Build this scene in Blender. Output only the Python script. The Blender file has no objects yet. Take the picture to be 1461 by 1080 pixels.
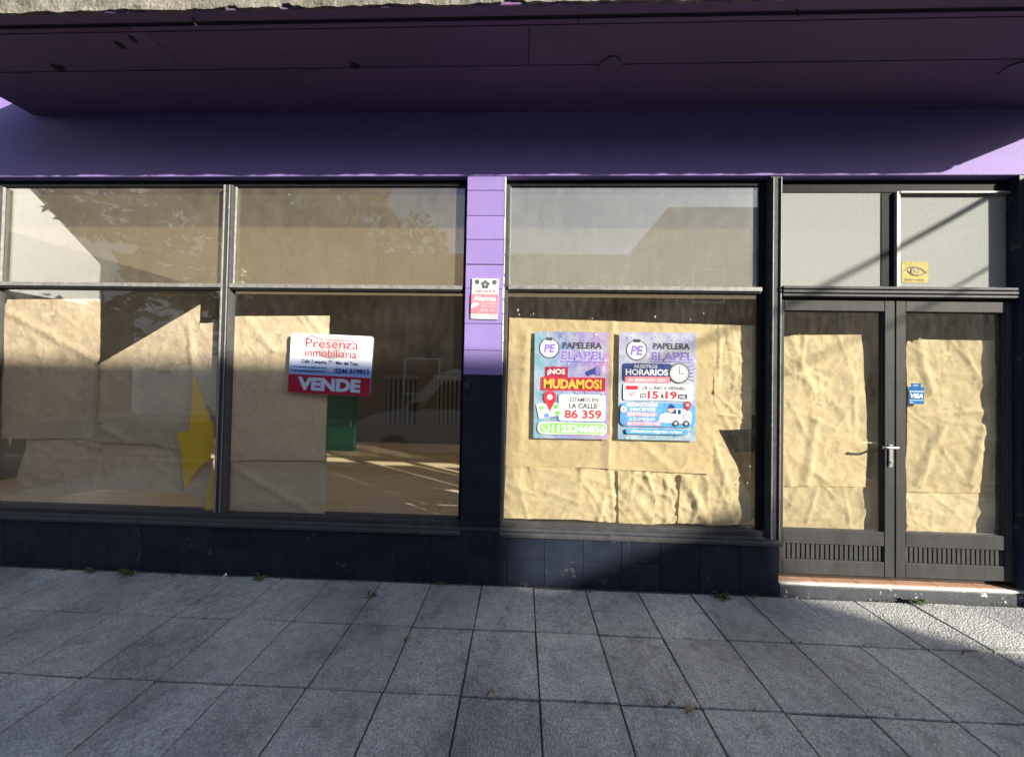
import bpy, bmesh, math, random
from mathutils import Vector, Matrix, noise
random.seed(7)
rad = math.radians
SC = bpy.context.scene
COL = SC.collection

# ------------------------------------------------------------------ camera
PW, PH = 1461.0, 1080.0
FOC, PIT, YAW, ROL, CPY, CAMH, CAMD = 438.0, -0.0140, 0.0311, 0.0186, 536.7, 1.6012, 2.434
def cam_rot():
    cp, sp = math.cos(PIT), math.sin(PIT); cy, sy = math.cos(YAW), math.sin(YAW); cr, sr = math.cos(ROL), math.sin(ROL)
    B = Matrix(((1, 0, 0), (0, 0, -1), (0, 1, 0)))
    Rz = Matrix(((cy, sy, 0), (-sy, cy, 0), (0, 0, 1)))
    Rp = Matrix(((1, 0, 0), (0, cp, -sp), (0, sp, cp)))
    Rr = Matrix(((cr, -sr, 0), (sr, cr, 0), (0, 0, 1)))
    return Rr @ Rp @ B @ Rz
RT = cam_rot().transposed()
CAMPOS = Vector((0, -CAMD, CAMH))
cd = bpy.data.cameras.new('camera'); co = bpy.data.objects.new('camera', cd); COL.objects.link(co)
cd.sensor_width = 36; cd.lens = FOC / PW * 36; cd.shift_y = (CPY - PH / 2) / PW
cd.clip_start = 0.05; cd.clip_end = 2000
right, up, back = RT.col[0], -RT.col[1], -RT.col[2]
co.matrix_world = Matrix(((right[0], up[0], back[0], CAMPOS[0]), (right[1], up[1], back[1], CAMPOS[1]), (right[2], up[2], back[2], CAMPOS[2]), (0, 0, 0, 1)))
SC.camera = co
def at(px, py, Y=0.0):                      # where the wall plane at depth Y is, for a measured picture point
    d = RT @ Vector(((px - PW / 2) / FOC, (py - CPY) / FOC, 1)); t = (Y - CAMPOS[1]) / d[1]
    return CAMPOS + d * t
def atz(px, py, Z=0.0):
    d = RT @ Vector(((px - PW / 2) / FOC, (py - CPY) / FOC, 1)); t = (Z - CAMPOS[2]) / d[2]
    return CAMPOS + d * t

# ------------------------------------------------------------------ sky, sun, exposure
SUN_AZ, SUN_EL = rad(59.2), rad(20.0)       # azimuth to the right of the street normal
SDIR = Vector((math.sin(SUN_AZ) * math.cos(SUN_EL), -math.cos(SUN_AZ) * math.cos(SUN_EL), math.sin(SUN_EL)))
w = bpy.data.worlds.new('World'); SC.world = w; w.use_nodes = True
nt = w.node_tree; nt.nodes.clear()
sky = nt.nodes.new('ShaderNodeTexSky'); sky.sky_type = 'NISHITA'; sky.sun_disc = False
sky.sun_elevation = SUN_EL; sky.sun_rotation = math.pi - SUN_AZ
bg = nt.nodes.new('ShaderNodeBackground'); bg.inputs[1].default_value = 0.12
wo = nt.nodes.new('ShaderNodeOutputWorld')
nt.links.new(sky.outputs[0], bg.inputs[0]); nt.links.new(bg.outputs[0], wo.inputs[0])
sl = bpy.data.lights.new('sun', 'SUN'); sl.energy = 5.0; sl.angle = rad(0.53); sl.color = (1.0, 0.93, 0.80)
so = bpy.data.objects.new('sun', sl); COL.objects.link(so)
so.rotation_euler = SDIR.to_track_quat('Z', 'Y').to_euler(); so.location = SDIR * 30
SC.view_settings.view_transform = 'Standard'; SC.view_settings.look = 'None'
SC.view_settings.exposure = 1.5; SC.view_settings.gamma = 1.0; SC.view_settings.use_curve_mapping = False
SC.render.engine = 'CYCLES'
SC.cycles.max_bounces = 7; SC.cycles.transparent_max_bounces = 24; SC.cycles.glossy_bounces = 5
SC.cycles.sample_clamp_indirect = 6.0; SC.cycles.caustics_reflective = False; SC.cycles.caustics_refractive = False
SC.cycles.use_denoising = True
try: SC.cycles.denoising_prefilter = 'ACCURATE'
except Exception: pass

# ------------------------------------------------------------------ materials
MATS = {}
def nodes(name):
    m = bpy.data.materials.new(name); m.use_nodes = True; n = m.node_tree; n.nodes.clear()
    MATS[name] = m
    return m, n, lambda t, **k: mk(n, t, **k), n.links.new
def mk(n, t, **k):
    x = n.nodes.new('ShaderNode' + t)
    for a, v in k.items():
        if a.startswith('i_'):
            key = a[2:].replace('_', ' ')
            x.inputs[int(key) if key.isdigit() else key].default_value = v
        else: setattr(x, a, v)
    return x
def c4(c): return (c[0], c[1], c[2], 1)
def ramp(n, stops):
    r = mk(n, 'ValToRGB'); e = r.color_ramp.elements
    while len(e) > 1: e.remove(e[-1])
    e[0].position, e[0].color = stops[0][0], c4(stops[0][1])
    for p, c in stops[1:]:
        q = e.new(p); q.color = c4(c)
    return r
def pm(name, c1, c2=None, scale=6.0, rough=0.6, bump=0.0, bscale=60.0, spec=0.4, metal=0.0, chips=None, rnd=0.0, stretch=(1, 1, 1), detail=6, bdist=0.01):
    """painted / mineral surface: two tones over noise, optional chips of another colour, relief"""
    m, n, N, Lk = nodes(name)
    tc = N('TexCoord'); mp = N('Mapping'); mp.inputs['Scale'].default_value = stretch
    src = tc.outputs['Object']
    oi = N('ObjectInfo')
    if rnd:
        ad = N('VectorMath', operation='ADD'); ml = N('VectorMath', operation='SCALE'); ml.inputs['Scale'].default_value = 37.0
        cx = N('CombineXYZ'); Lk(oi.outputs['Random'], cx.inputs[0]); Lk(oi.outputs['Random'], cx.inputs[2]); Lk(cx.outputs[0], ml.inputs[0])
        Lk(src, ad.inputs[0]); Lk(ml.outputs[0], ad.inputs[1]); src = ad.outputs[0]
    Lk(src, mp.inputs[0])
    no = N('TexNoise'); no.inputs['Scale'].default_value = scale; no.inputs['Detail'].default_value = detail; no.inputs['Roughness'].default_value = 0.62
    Lk(mp.outputs[0], no.inputs[0])
    c2 = c2 or tuple(v * 0.8 for v in c1)
    r = ramp(n, [(0.34, c2), (0.66, c1)]); Lk(no.outputs[0], r.inputs[0])
    col = r.outputs[0]
    if chips:
        cc, cs, ct = chips
        n2 = N('TexNoise'); n2.inputs['Scale'].default_value = cs; n2.inputs['Detail'].default_value = 8; n2.inputs['Roughness'].default_value = 0.7; Lk(src, n2.inputs[0])
        r2 = ramp(n, [(ct, (0, 0, 0)), (ct + 0.03, (1, 1, 1))]); Lk(n2.outputs[0], r2.inputs[0])
        mx = N('MixRGB'); Lk(r2.outputs[0], mx.inputs[0]); Lk(col, mx.inputs[1]); mx.inputs[2].default_value = c4(cc); col = mx.outputs[0]
    if rnd:
        hv = N('HueSaturation'); ma = N('MapRange'); ma.inputs['To Min'].default_value = 1 - rnd; ma.inputs['To Max'].default_value = 1 + rnd
        Lk(oi.outputs['Random'], ma.inputs[0]); Lk(ma.outputs[0], hv.inputs['Value']); Lk(col, hv.inputs['Color']); col = hv.outputs[0]
    b = N('BsdfPrincipled'); Lk(col, b.inputs['Base Color']); b.inputs['Roughness'].default_value = rough
    b.inputs['Specular IOR Level'].default_value = spec; b.inputs['Metallic'].default_value = metal
    if bump:
        n3 = N('TexNoise'); n3.inputs['Scale'].default_value = bscale; n3.inputs['Detail'].default_value = 5; Lk(mp.outputs[0], n3.inputs[0])
        bp = N('Bump'); bp.inputs['Strength'].default_value = bump; bp.inputs['Distance'].default_value = bdist; Lk(n3.outputs[0], bp.inputs['Height']); Lk(bp.outputs[0], b.inputs['Normal'])
    o = N('OutputMaterial'); Lk(b.outputs[0], o.inputs[0])
    return m
def flat(name, c, rough=0.5, spec=0.3, metal=0.0):
    m, n, N, Lk = nodes(name)
    b = N('BsdfPrincipled'); b.inputs['Base Color'].default_value = c4(c); b.inputs['Roughness'].default_value = rough
    b.inputs['Specular IOR Level'].default_value = spec; b.inputs['Metallic'].default_value = metal
    o = N('OutputMaterial'); Lk(b.outputs[0], o.inputs[0]); return m
def glass(name, dust, lo, hi, scale=14.0, streak=1.0, trans=0.35, p0=0.35, p1=0.7, tint=(0.985, 0.99, 0.985), ior_=1.62):
    """window glass: clear coat reflection over transparency, with a film of dust and water marks that scatters light"""
    m, n, N, Lk = nodes(name)
    tc = N('TexCoord'); geo = N('NewGeometry')
    ior = N('MapRange'); ior.inputs['To Min'].default_value = ior_; ior.inputs['To Max'].default_value = 1 / ior_; Lk(geo.outputs['Backfacing'], ior.inputs[0])
    fr = N('Fresnel'); Lk(ior.outputs[0], fr.inputs[0])
    tr = N('BsdfTransparent'); tr.inputs[0].default_value = c4(tint)
    gl = N('BsdfGlossy'); gl.inputs['Roughness'].default_value = 0.0; gl.inputs[0].default_value = (1, 1, 1, 1)
    mp = N('Mapping'); mp.inputs['Scale'].default_value = (1, 1, streak); Lk(tc.outputs['Object'], mp.inputs[0])
    n1 = N('TexNoise'); n1.inputs['Scale'].default_value = scale; n1.inputs['Detail'].default_value = 3; n1.inputs['Roughness'].default_value = 0.6; Lk(mp.outputs[0], n1.inputs[0])
    n2 = N('TexNoise'); n2.inputs['Scale'].default_value = 1.7; n2.inputs['Detail'].default_value = 1; Lk(tc.outputs['Object'], n2.inputs[0])
    n3 = N('TexNoise'); n3.inputs['Scale'].default_value = 150; n3.inputs['Detail'].default_value = 0; Lk(tc.outputs['Object'], n3.inputs[0])
    a = N('Math', operation='MULTIPLY_ADD'); Lk(n1.outputs[0], a.inputs[0]); a.inputs[1].default_value = 0.55
    b0 = N('Math', operation='MULTIPLY'); Lk(n2.outputs[0], b0.inputs[0]); b0.inputs[1].default_value = 0.45; Lk(b0.outputs[0], a.inputs[2])
    mr = N('MapRange'); mr.inputs['From Min'].default_value = p0; mr.inputs['From Max'].default_value = p1
    mr.inputs['To Min'].default_value = lo; mr.inputs['To Max'].default_value = hi; Lk(a.outputs[0], mr.inputs[0])
    sp = N('MapRange'); sp.inputs['From Min'].default_value = 0.35; sp.inputs['From Max'].default_value = 0.65; sp.inputs['To Min'].default_value = 0.72; sp.inputs['To Max'].default_value = 1.28; Lk(n3.outputs[0], sp.inputs[0])
    mm = N('Math', operation='MULTIPLY'); Lk(mr.outputs[0], mm.inputs[0]); Lk(sp.outputs[0], mm.inputs[1]); mm.use_clamp = True
    df = N('BsdfDiffuse'); df.inputs[0].default_value = c4(dust); tl = N('BsdfTranslucent'); tl.inputs[0].default_value = c4(dust)
    dm = N('MixShader'); dm.inputs[0].default_value = trans; Lk(df.outputs[0], dm.inputs[1]); Lk(tl.outputs[0], dm.inputs[2])
    ft = N('Math', operation='SUBTRACT'); ft.inputs[0].default_value = 1.0; Lk(geo.outputs['Backfacing'], ft.inputs[1])
    mf = N('Math', operation='MULTIPLY'); Lk(mm.outputs[0], mf.inputs[0]); Lk(ft.outputs[0], mf.inputs[1])
    m1 = N('MixShader'); Lk(mf.outputs[0], m1.inputs[0]); Lk(tr.outputs[0], m1.inputs[1]); Lk(dm.outputs[0], m1.inputs[2])
    m2 = N('MixShader'); Lk(fr.outputs[0], m2.inputs[0]); Lk(m1.outputs[0], m2.inputs[1]); Lk(gl.outputs[0], m2.inputs[2])
    o = N('OutputMaterial'); Lk(m2.outputs[0], o.inputs[0]); return m
def kraft(name, c1, c2, trans=0.22, crumple=0.14, var=(0.86, 1.06)):
    m, n, N, Lk = nodes(name)
    tc = N('TexCoord')
    n1 = N('TexNoise'); n1.inputs['Scale'].default_value = 5; n1.inputs['Detail'].default_value = 5; Lk(tc.outputs['Object'], n1.inputs[0])
    mp = N('Mapping'); mp.inputs['Scale'].default_value = (1, 1, 14); Lk(tc.outputs['Object'], mp.inputs[0])
    n2 = N('TexNoise'); n2.inputs['Scale'].default_value = 40; n2.inputs['Detail'].default_value = 3; Lk(mp.outputs[0], n2.inputs[0])
    mx = N('MixRGB'); mx.inputs[0].default_value = 0.35; Lk(n1.outputs[0], mx.inputs[1]); Lk(n2.outputs[0], mx.inputs[2])
    r0 = ramp(n, [(0.35, c2), (0.62, c1)]); Lk(mx.outputs[0], r0.inputs[0])
    oi = N('ObjectInfo'); ma = N('MapRange'); ma.inputs['To Min'].default_value = var[0]; ma.inputs['To Max'].default_value = var[1]; Lk(oi.outputs['Random'], ma.inputs[0])
    r = N('HueSaturation'); Lk(ma.outputs[0], r.inputs['Value']); Lk(r0.outputs[0], r.inputs['Color'])
    n3 = N('TexNoise'); n3.inputs['Scale'].default_value = 55; n3.inputs['Detail'].default_value = 4; Lk(tc.outputs['Object'], n3.inputs[0])
    nd = N('TexNoise'); nd.inputs['Scale'].default_value = 9; nd.inputs['Detail'].default_value = 2; Lk(tc.outputs['Object'], nd.inputs[0])
    dv = N('VectorMath', operation='SCALE'); dv.inputs['Scale'].default_value = 0.22; Lk(nd.outputs['Color'], dv.inputs[0])
    av = N('VectorMath', operation='ADD'); Lk(tc.outputs['Object'], av.inputs[0]); Lk(dv.outputs[0], av.inputs[1])
    def facets(scale, slope, seedoff):
        of = N('VectorMath', operation='ADD'); of.inputs[1].default_value = (seedoff, 0, seedoff); Lk(av.outputs[0], of.inputs[0])
        v = N('TexVoronoi'); v.inputs['Scale'].default_value = scale; Lk(of.outputs[0], v.inputs[0])
        df = N('VectorMath', operation='SUBTRACT'); Lk(of.outputs[0], df.inputs[0]); Lk(v.outputs['Position'], df.inputs[1])
        cs = N('VectorMath', operation='SUBTRACT'); Lk(v.outputs['Color'], cs.inputs[0]); cs.inputs[1].default_value = (.5, .5, .5)
        dt = N('VectorMath', operation='DOT_PRODUCT'); Lk(df.outputs[0], dt.inputs[0]); Lk(cs.outputs[0], dt.inputs[1])
        mu = N('Math', operation='MULTIPLY'); Lk(dt.outputs['Value'], mu.inputs[0]); mu.inputs[1].default_value = slope; return mu.outputs[0]
    f1, f2 = facets(3.2, 0.45, 0), facets(15, 0.7, 7.3)
    h1 = N('Math', operation='ADD'); Lk(f1, h1.inputs[0]); Lk(f2, h1.inputs[1])
    h2 = N('Math', operation='MULTIPLY_ADD'); Lk(n3.outputs[0], h2.inputs[0]); h2.inputs[1].default_value = 0.0016; Lk(h1.outputs[0], h2.inputs[2])
    bp = N('Bump'); bp.inputs['Strength'].default_value = crumple; bp.inputs['Distance'].default_value = 1.0; Lk(h2.outputs[0], bp.inputs['Height'])
    d = N('BsdfPrincipled'); Lk(r.outputs[0], d.inputs['Base Color']); d.inputs['Roughness'].default_value = 0.7; d.inputs['Specular IOR Level'].default_value = 0.12; Lk(bp.outputs[0], d.inputs['Normal'])
    t = N('BsdfTranslucent'); Lk(r.outputs[0], t.inputs[0])
    ms = N('MixShader'); ms.inputs[0].default_value = trans; Lk(d.outputs[0], ms.inputs[1]); Lk(t.outputs[0], ms.inputs[2])
    o = N('OutputMaterial'); Lk(ms.outputs[0], o.inputs[0]); return m
def grad(name, stops, axis=2, span=(0, 1), rough=0.45, mixc=None):
    """flat print: a colour run along one axis of the sheet, optionally blotched with a second colour"""
    m, n, N, Lk = nodes(name)
    tc = N('TexCoord'); sx = N('SeparateXYZ'); Lk(tc.outputs['Object'], sx.inputs[0])
    mr = N('MapRange'); mr.inputs['From Min'].default_value = span[0]; mr.inputs['From Max'].default_value = span[1]; Lk(sx.outputs[axis], mr.inputs[0])
    r = ramp(n, stops); Lk(mr.outputs[0], r.inputs[0]); col = r.outputs[0]
    if mixc:
        no = N('TexNoise'); no.inputs['Scale'].default_value = 9; no.inputs['Detail'].default_value = 5; Lk(tc.outputs['Object'], no.inputs[0])
        r2 = ramp(n, [(0.42, (0, 0, 0)), (0.62, (0.8, 0.8, 0.8))]); Lk(no.outputs[0], r2.inputs[0])
        mx = N('MixRGB'); Lk(r2.outputs[0], mx.inputs[0]); Lk(col, mx.inputs[1]); mx.inputs[2].default_value = c4(mixc); col = mx.outputs[0]
    b = N('BsdfPrincipled'); Lk(col, b.inputs['Base Color']); b.inputs['Roughness'].default_value = rough; b.inputs['Specular IOR Level'].default_value = 0.06
    nb = N('TexNoise'); nb.inputs['Scale'].default_value = 7; nb.inputs['Detail'].default_value = 4; Lk(tc.outputs['Object'], nb.inputs[0])
    bp = N('Bump'); bp.inputs['Strength'].default_value = 0.55 if mixc else 0.0; bp.inputs['Distance'].default_value = 0.03; Lk(nb.outputs[0], bp.inputs['Height']); Lk(bp.outputs[0], b.inputs['Normal'])
    o = N('OutputMaterial'); Lk(b.outputs[0], o.inputs[0]); return m

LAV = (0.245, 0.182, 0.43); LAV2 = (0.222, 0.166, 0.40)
M = dict(
 lavender=pm('lavender_paint', LAV, LAV2, 3, 0.7, 0.25, 90, spec=0.08, chips=((0.62, 0.5, 0.62), 38, 0.74)),
 lavender_block=pm('lavender_block_paint', LAV, LAV2, 4, 0.6, 0.15, 70, spec=0.15, rnd=0.05, chips=((0.5, 0.45, 0.5), 30, 0.76)),
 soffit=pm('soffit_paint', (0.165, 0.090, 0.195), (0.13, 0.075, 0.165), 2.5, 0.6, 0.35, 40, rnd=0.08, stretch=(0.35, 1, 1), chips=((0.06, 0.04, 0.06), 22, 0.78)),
 groove=flat('groove_black', (0.012, 0.010, 0.014), 0.8),
 concrete=pm('weathered_concrete', (0.24, 0.22, 0.18), (0.09, 0.085, 0.07), 9, 0.9, 0.5, 60, chips=((0.07, 0.06, 0.05), 26, 0.66), bdist=0.02),
 navy=pm('navy_tile_glaze', (0.017, 0.022, 0.038), (0.010, 0.014, 0.027), 6, 0.6, 0.12, 60, spec=0.15, rnd=0.15, chips=((0.055, 0.057, 0.060), 7, 0.60)),
 grout=pm('navy_grout', (0.05, 0.055, 0.065), (0.03, 0.034, 0.04), 30, 0.8),
 frame=pm('grey_enamel_frame', (0.06, 0.061, 0.064), (0.042, 0.043, 0.046), 18, 0.6, 0.15, 120, spec=0.08, chips=((0.34, 0.33, 0.31), 46, 0.70)),
 frame_shade=pm('frame_shade_paint', (0.016, 0.016, 0.018), (0.011, 0.011, 0.012), 18, 0.7, spec=0.05),  # shade under the lintel and in recesses, painted as near-black frame
 frame_pale=pm('worn_pale_bead', (0.24, 0.235, 0.225), (0.14, 0.14, 0.135), 26, 0.5, 0.2, 90, spec=0.25, chips=((0.5, 0.49, 0.46), 40, 0.66)),
 door=pm('door_grey_paint', (0.055, 0.054, 0.054), (0.040, 0.040, 0.041), 10, 0.65, 0.15, 80, spec=0.06, stretch=(1, 1, 0.3), chips=((0.3, 0.29, 0.27), 60, 0.76)),
 slat=pm('door_slat_paint', (0.06, 0.059, 0.058), (0.044, 0.044, 0.043), 18, 0.65, spec=0.06, rnd=0.08),
 metal=flat('brushed_steel', (0.55, 0.54, 0.52), 0.35, 0.5, 0.9),
 terracotta=pm('terracotta_tread', (0.42, 0.24, 0.15), (0.30, 0.17, 0.11), 14, 0.7, 0.3, 60, rnd=0.1),
 step=pm('chipped_step_paint', (0.05, 0.055, 0.066), (0.032, 0.036, 0.045), 12, 0.6, 0.3, 60, chips=((0.62, 0.60, 0.55), 13, 0.60)),
 step_edge=pm('white_worn_edge', (0.70, 0.68, 0.62), (0.5, 0.47, 0.42), 18, 0.7, 0.4, 70, chips=((0.13, 0.12, 0.12), 24, 0.68)),
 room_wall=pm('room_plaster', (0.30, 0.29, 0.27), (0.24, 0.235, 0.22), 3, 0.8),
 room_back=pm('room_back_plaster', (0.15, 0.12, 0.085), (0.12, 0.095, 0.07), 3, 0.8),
 room_ceiling=pm('room_ceiling', (0.8, 0.77, 0.70), None, 3, 0.8),
 green=pm('green_enamel', (0.015, 0.11, 0.065), (0.01, 0.085, 0.05), 4, 0.4),
 white_bar=pm('white_bar_paint', (0.19, 0.18, 0.155), None, 9, 0.5),
 dark=flat('dark_wood', (0.03, 0.022, 0.016), 0.5),
 clear=glass('clear_shop_glass', (0.52, 0.50, 0.46), 0.01, 0.07, 16, 0.5, 0.4),
 smeared=glass('smeared_shop_glass', (0.52, 0.48, 0.42), 0.0, 0.13, 20, 0.35, 0.5),
 beige_dust=glass('dusty_beige_glass', (0.56, 0.49, 0.37), 0.18, 0.36, 9, 0.6, 0.5),
 grey_dust=glass('dusty_grey_glass', (0.54, 0.55, 0.52), 0.32, 0.48, 9, 0.6, 0.4),
 white_film=glass('white_filmed_glass', (0.47, 0.49, 0.47), 0.90, 0.98, 9, 0.7, 0.4, ior_=1.02),
 kraft=kraft('kraft_paper', (0.82, 0.645, 0.36), (0.75, 0.58, 0.31), 0.28),
 kraft_dull=kraft('kraft_paper_dull', (0.83, 0.66, 0.45), (0.74, 0.58, 0.385), 0.2, 0.2),
 kraft_crumpled=kraft('kraft_paper_crumpled', (0.86, 0.70, 0.41), (0.78, 0.62, 0.34), 0.28, 0.17),
 yellow=kraft('yellow_board', (1.0, 0.74, 0.015), (0.98, 0.70, 0.012), 0.35, 0.015, (1.0, 1.0)),
 slab=None,
 mortar=pm('joint_mortar', (0.075, 0.07, 0.062), (0.035, 0.033, 0.03), 25, 0.95, 0.5, 120),
 asphalt=pm('asphalt', (0.06, 0.06, 0.062), (0.04, 0.04, 0.042), 40, 0.9, 0.5, 200),
 kerb=pm('kerb_concrete', (0.32, 0.31, 0.29), None, 10, 0.85, 0.3, 60),
 plaster_white=pm('white_render', (0.87, 0.87, 0.86), (0.83, 0.83, 0.82), 2, 0.8, 0.1, 40),
 plaster_grey=pm('grey_render', (0.12, 0.115, 0.105), (0.10, 0.095, 0.09), 2, 0.85),
 plaster_sand=pm('sand_render', (0.20, 0.16, 0.12), (0.17, 0.14, 0.11), 2, 0.85),
 rooftile=pm('roof_sheet', (0.20, 0.17, 0.15), None, 8, 0.7),
 blind=flat('house_window', (0.05, 0.055, 0.06), 0.15, 0.6),
 bark=pm('bark', (0.12, 0.085, 0.055), (0.07, 0.05, 0.035), 12, 0.9, 0.6, 30),
 leaf=pm('tree_leaf', (0.085, 0.10, 0.035), (0.05, 0.065, 0.02), 3, 0.6, rnd=0.1),
 weed=pm('weed_leaf', (0.09, 0.13, 0.03), (0.05, 0.075, 0.02), 20, 0.6),
 dry=pm('dry_leaf', (0.32, 0.25, 0.17), (0.22, 0.16, 0.10), 30, 0.8),
 car_paint=flat('white_car_paint', (0.72, 0.73, 0.74), 0.25, 0.5),
 car_glass=flat('car_window', (0.012, 0.014, 0.016), 0.05, 0.6),
 rubber=flat('tyre_rubber', (0.02, 0.02, 0.02), 0.8),
 chrome=flat('wheel_metal', (0.45, 0.45, 0.46), 0.35, 0.5, 0.8),
 lamp_red=flat('tail_lamp', (0.45, 0.02, 0.02), 0.2, 0.5),
 cable=flat('cable_black', (0.02, 0.02, 0.02), 0.6),
 pole=pm('pole_concrete', (0.36, 0.35, 0.32), None, 6, 0.9, 0.3, 40),
)
def slab_mat():
    m, n, N, Lk = nodes('aggregate_slab')
    tc = N('TexCoord'); oi = N('ObjectInfo'); geo = N('NewGeometry')
    P = geo.outputs['Position']
    big = N('TexNoise'); big.inputs['Scale'].default_value = 1.3; big.inputs['Detail'].default_value = 4; Lk(P, big.inputs[0])
    mid = N('TexNoise'); mid.inputs['Scale'].default_value = 17; mid.inputs['Detail'].default_value = 5; mid.inputs['Roughness'].default_value = 0.7; Lk(P, mid.inputs[0])
    vo = N('TexVoronoi'); vo.inputs['Scale'].default_value = 105; Lk(P, vo.inputs[0])
    fine = N('TexNoise'); fine.inputs['Scale'].default_value = 105; fine.inputs['Detail'].default_value = 3; Lk(P, fine.inputs[0])
    r1 = ramp(n, [(0.30, (0.29, 0.295, 0.30)), (0.70, (0.45, 0.45, 0.445))]); Lk(mid.outputs[0], r1.inputs[0])
    r2 = ramp(n, [(0.30, (0.58, 0.58, 0.59)), (0.50, (0.92, 0.92, 0.92)), (0.72, (1.38, 1.36, 1.33))]); Lk(fine.outputs[0], r2.inputs[0])
    mx = N('MixRGB', blend_type='MULTIPLY'); mx.inputs[0].default_value = 1; Lk(r1.outputs[0], mx.inputs[1]); Lk(r2.outputs[0], mx.inputs[2])
    r3 = ramp(n, [(0.33, (0.55, 0.56, 0.58)), (0.52, (0.92, 0.92, 0.92)), (0.68, (1.16, 1.15, 1.12))]); Lk(big.outputs[0], r3.inputs[0])
    m3 = N('MixRGB', blend_type='MULTIPLY'); m3.inputs[0].default_value = 1; Lk(mx.outputs[0], m3.inputs[1]); Lk(r3.outputs[0], m3.inputs[2])
    gum = N('TexVoronoi'); gum.inputs['Scale'].default_value = 3.3; gum.inputs['Randomness'].default_value = 1.0; Lk(P, gum.inputs[0])
    gr = ramp(n, [(0.050, (0.45, 0.44, 0.43)), (0.075, (1, 1, 1))]); Lk(gum.outputs['Distance'], gr.inputs[0])
    st = N('TexNoise'); st.inputs['Scale'].default_value = 5.5; st.inputs['Detail'].default_value = 6; st.inputs['Roughness'].default_value = 0.72; Lk(P, st.inputs[0])
    sr = ramp(n, [(0.36, (0.52, 0.52, 0.52)), (0.46, (1, 1, 1)), (0.66, (1, 1, 1)), (0.74, (1.25, 1.23, 1.18))]); Lk(st.outputs[0], sr.inputs[0])
    for rr_ in (gr, sr):
        mz = N('MixRGB', blend_type='MULTIPLY'); mz.inputs[0].default_value = 0.6; Lk(m3.outputs[0], mz.inputs[1]); Lk(rr_.outputs[0], mz.inputs[2]); m3 = mz
    hv = N('HueSaturation'); ma = N('MapRange'); ma.inputs['To Min'].default_value = 0.90; ma.inputs['To Max'].default_value = 1.08
    Lk(oi.outputs['Random'], ma.inputs[0]); Lk(ma.outputs[0], hv.inputs['Value']); Lk(m3.outputs[0], hv.inputs['Color'])
    b = N('BsdfPrincipled'); Lk(hv.outputs[0], b.inputs['Base Color']); b.inputs['Roughness'].default_value = 0.72; b.inputs['Specular IOR Level'].default_value = 0.45
    bp = N('Bump'); bp.inputs['Strength'].default_value = 0.7; bp.inputs['Distance'].default_value = 0.007; Lk(vo.outputs['Distance'], bp.inputs['Height'])
    bp2 = N('Bump'); bp2.inputs['Strength'].default_value = 0.4; bp2.inputs['Distance'].default_value = 0.008; Lk(mid.outputs[0], bp2.inputs['Height']); Lk(bp.outputs[0], bp2.inputs['Normal'])
    Lk(bp2.outputs[0], b.inputs['Normal'])
    o = N('OutputMaterial'); Lk(b.outputs[0], o.inputs[0]); return m
M['slab'] = slab_mat()
def floor_mat():
    m, n, N, Lk = nodes('ochre_floor_tile')
    tc = N('TexCoord'); br = N('TexBrick'); br.inputs['Scale'].default_value = 1.0; br.offset = 0.5
    br.inputs['Brick Width'].default_value = 0.6; br.inputs['Row Height'].default_value = 0.12; br.inputs['Mortar Size'].default_value = 0.004
    br.inputs['Color1'].default_value = (0.78, 0.64, 0.42, 1); br.inputs['Color2'].default_value = (0.74, 0.60, 0.385, 1); br.inputs['Mortar'].default_value = (0.46, 0.36, 0.22, 1)
    Lk(tc.outputs['Object'], br.inputs[0])
    b = N('BsdfPrincipled'); Lk(br.outputs[0], b.inputs['Base Color']); b.inputs['Roughness'].default_value = 0.4
    o = N('OutputMaterial'); Lk(b.outputs[0], o.inputs[0]); return m
M['floor'] = floor_mat()
def sheet_mat():
    m, n, N, Lk = nodes('added_translucent_sheet')
    d = N('BsdfDiffuse'); d.inputs[0].default_value = (0.60, 0.53, 0.42, 1); t = N('BsdfTranslucent'); t.inputs[0].default_value = (0.72, 0.63, 0.49, 1)
    ms = N('MixShader'); ms.inputs[0].default_value = 0.42; Lk(d.outputs[0], ms.inputs[1]); Lk(t.outputs[0], ms.inputs[2])
    o = N('OutputMaterial'); Lk(ms.outputs[0], o.inputs[0]); return m
M['added_light_sheet'] = sheet_mat()

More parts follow.
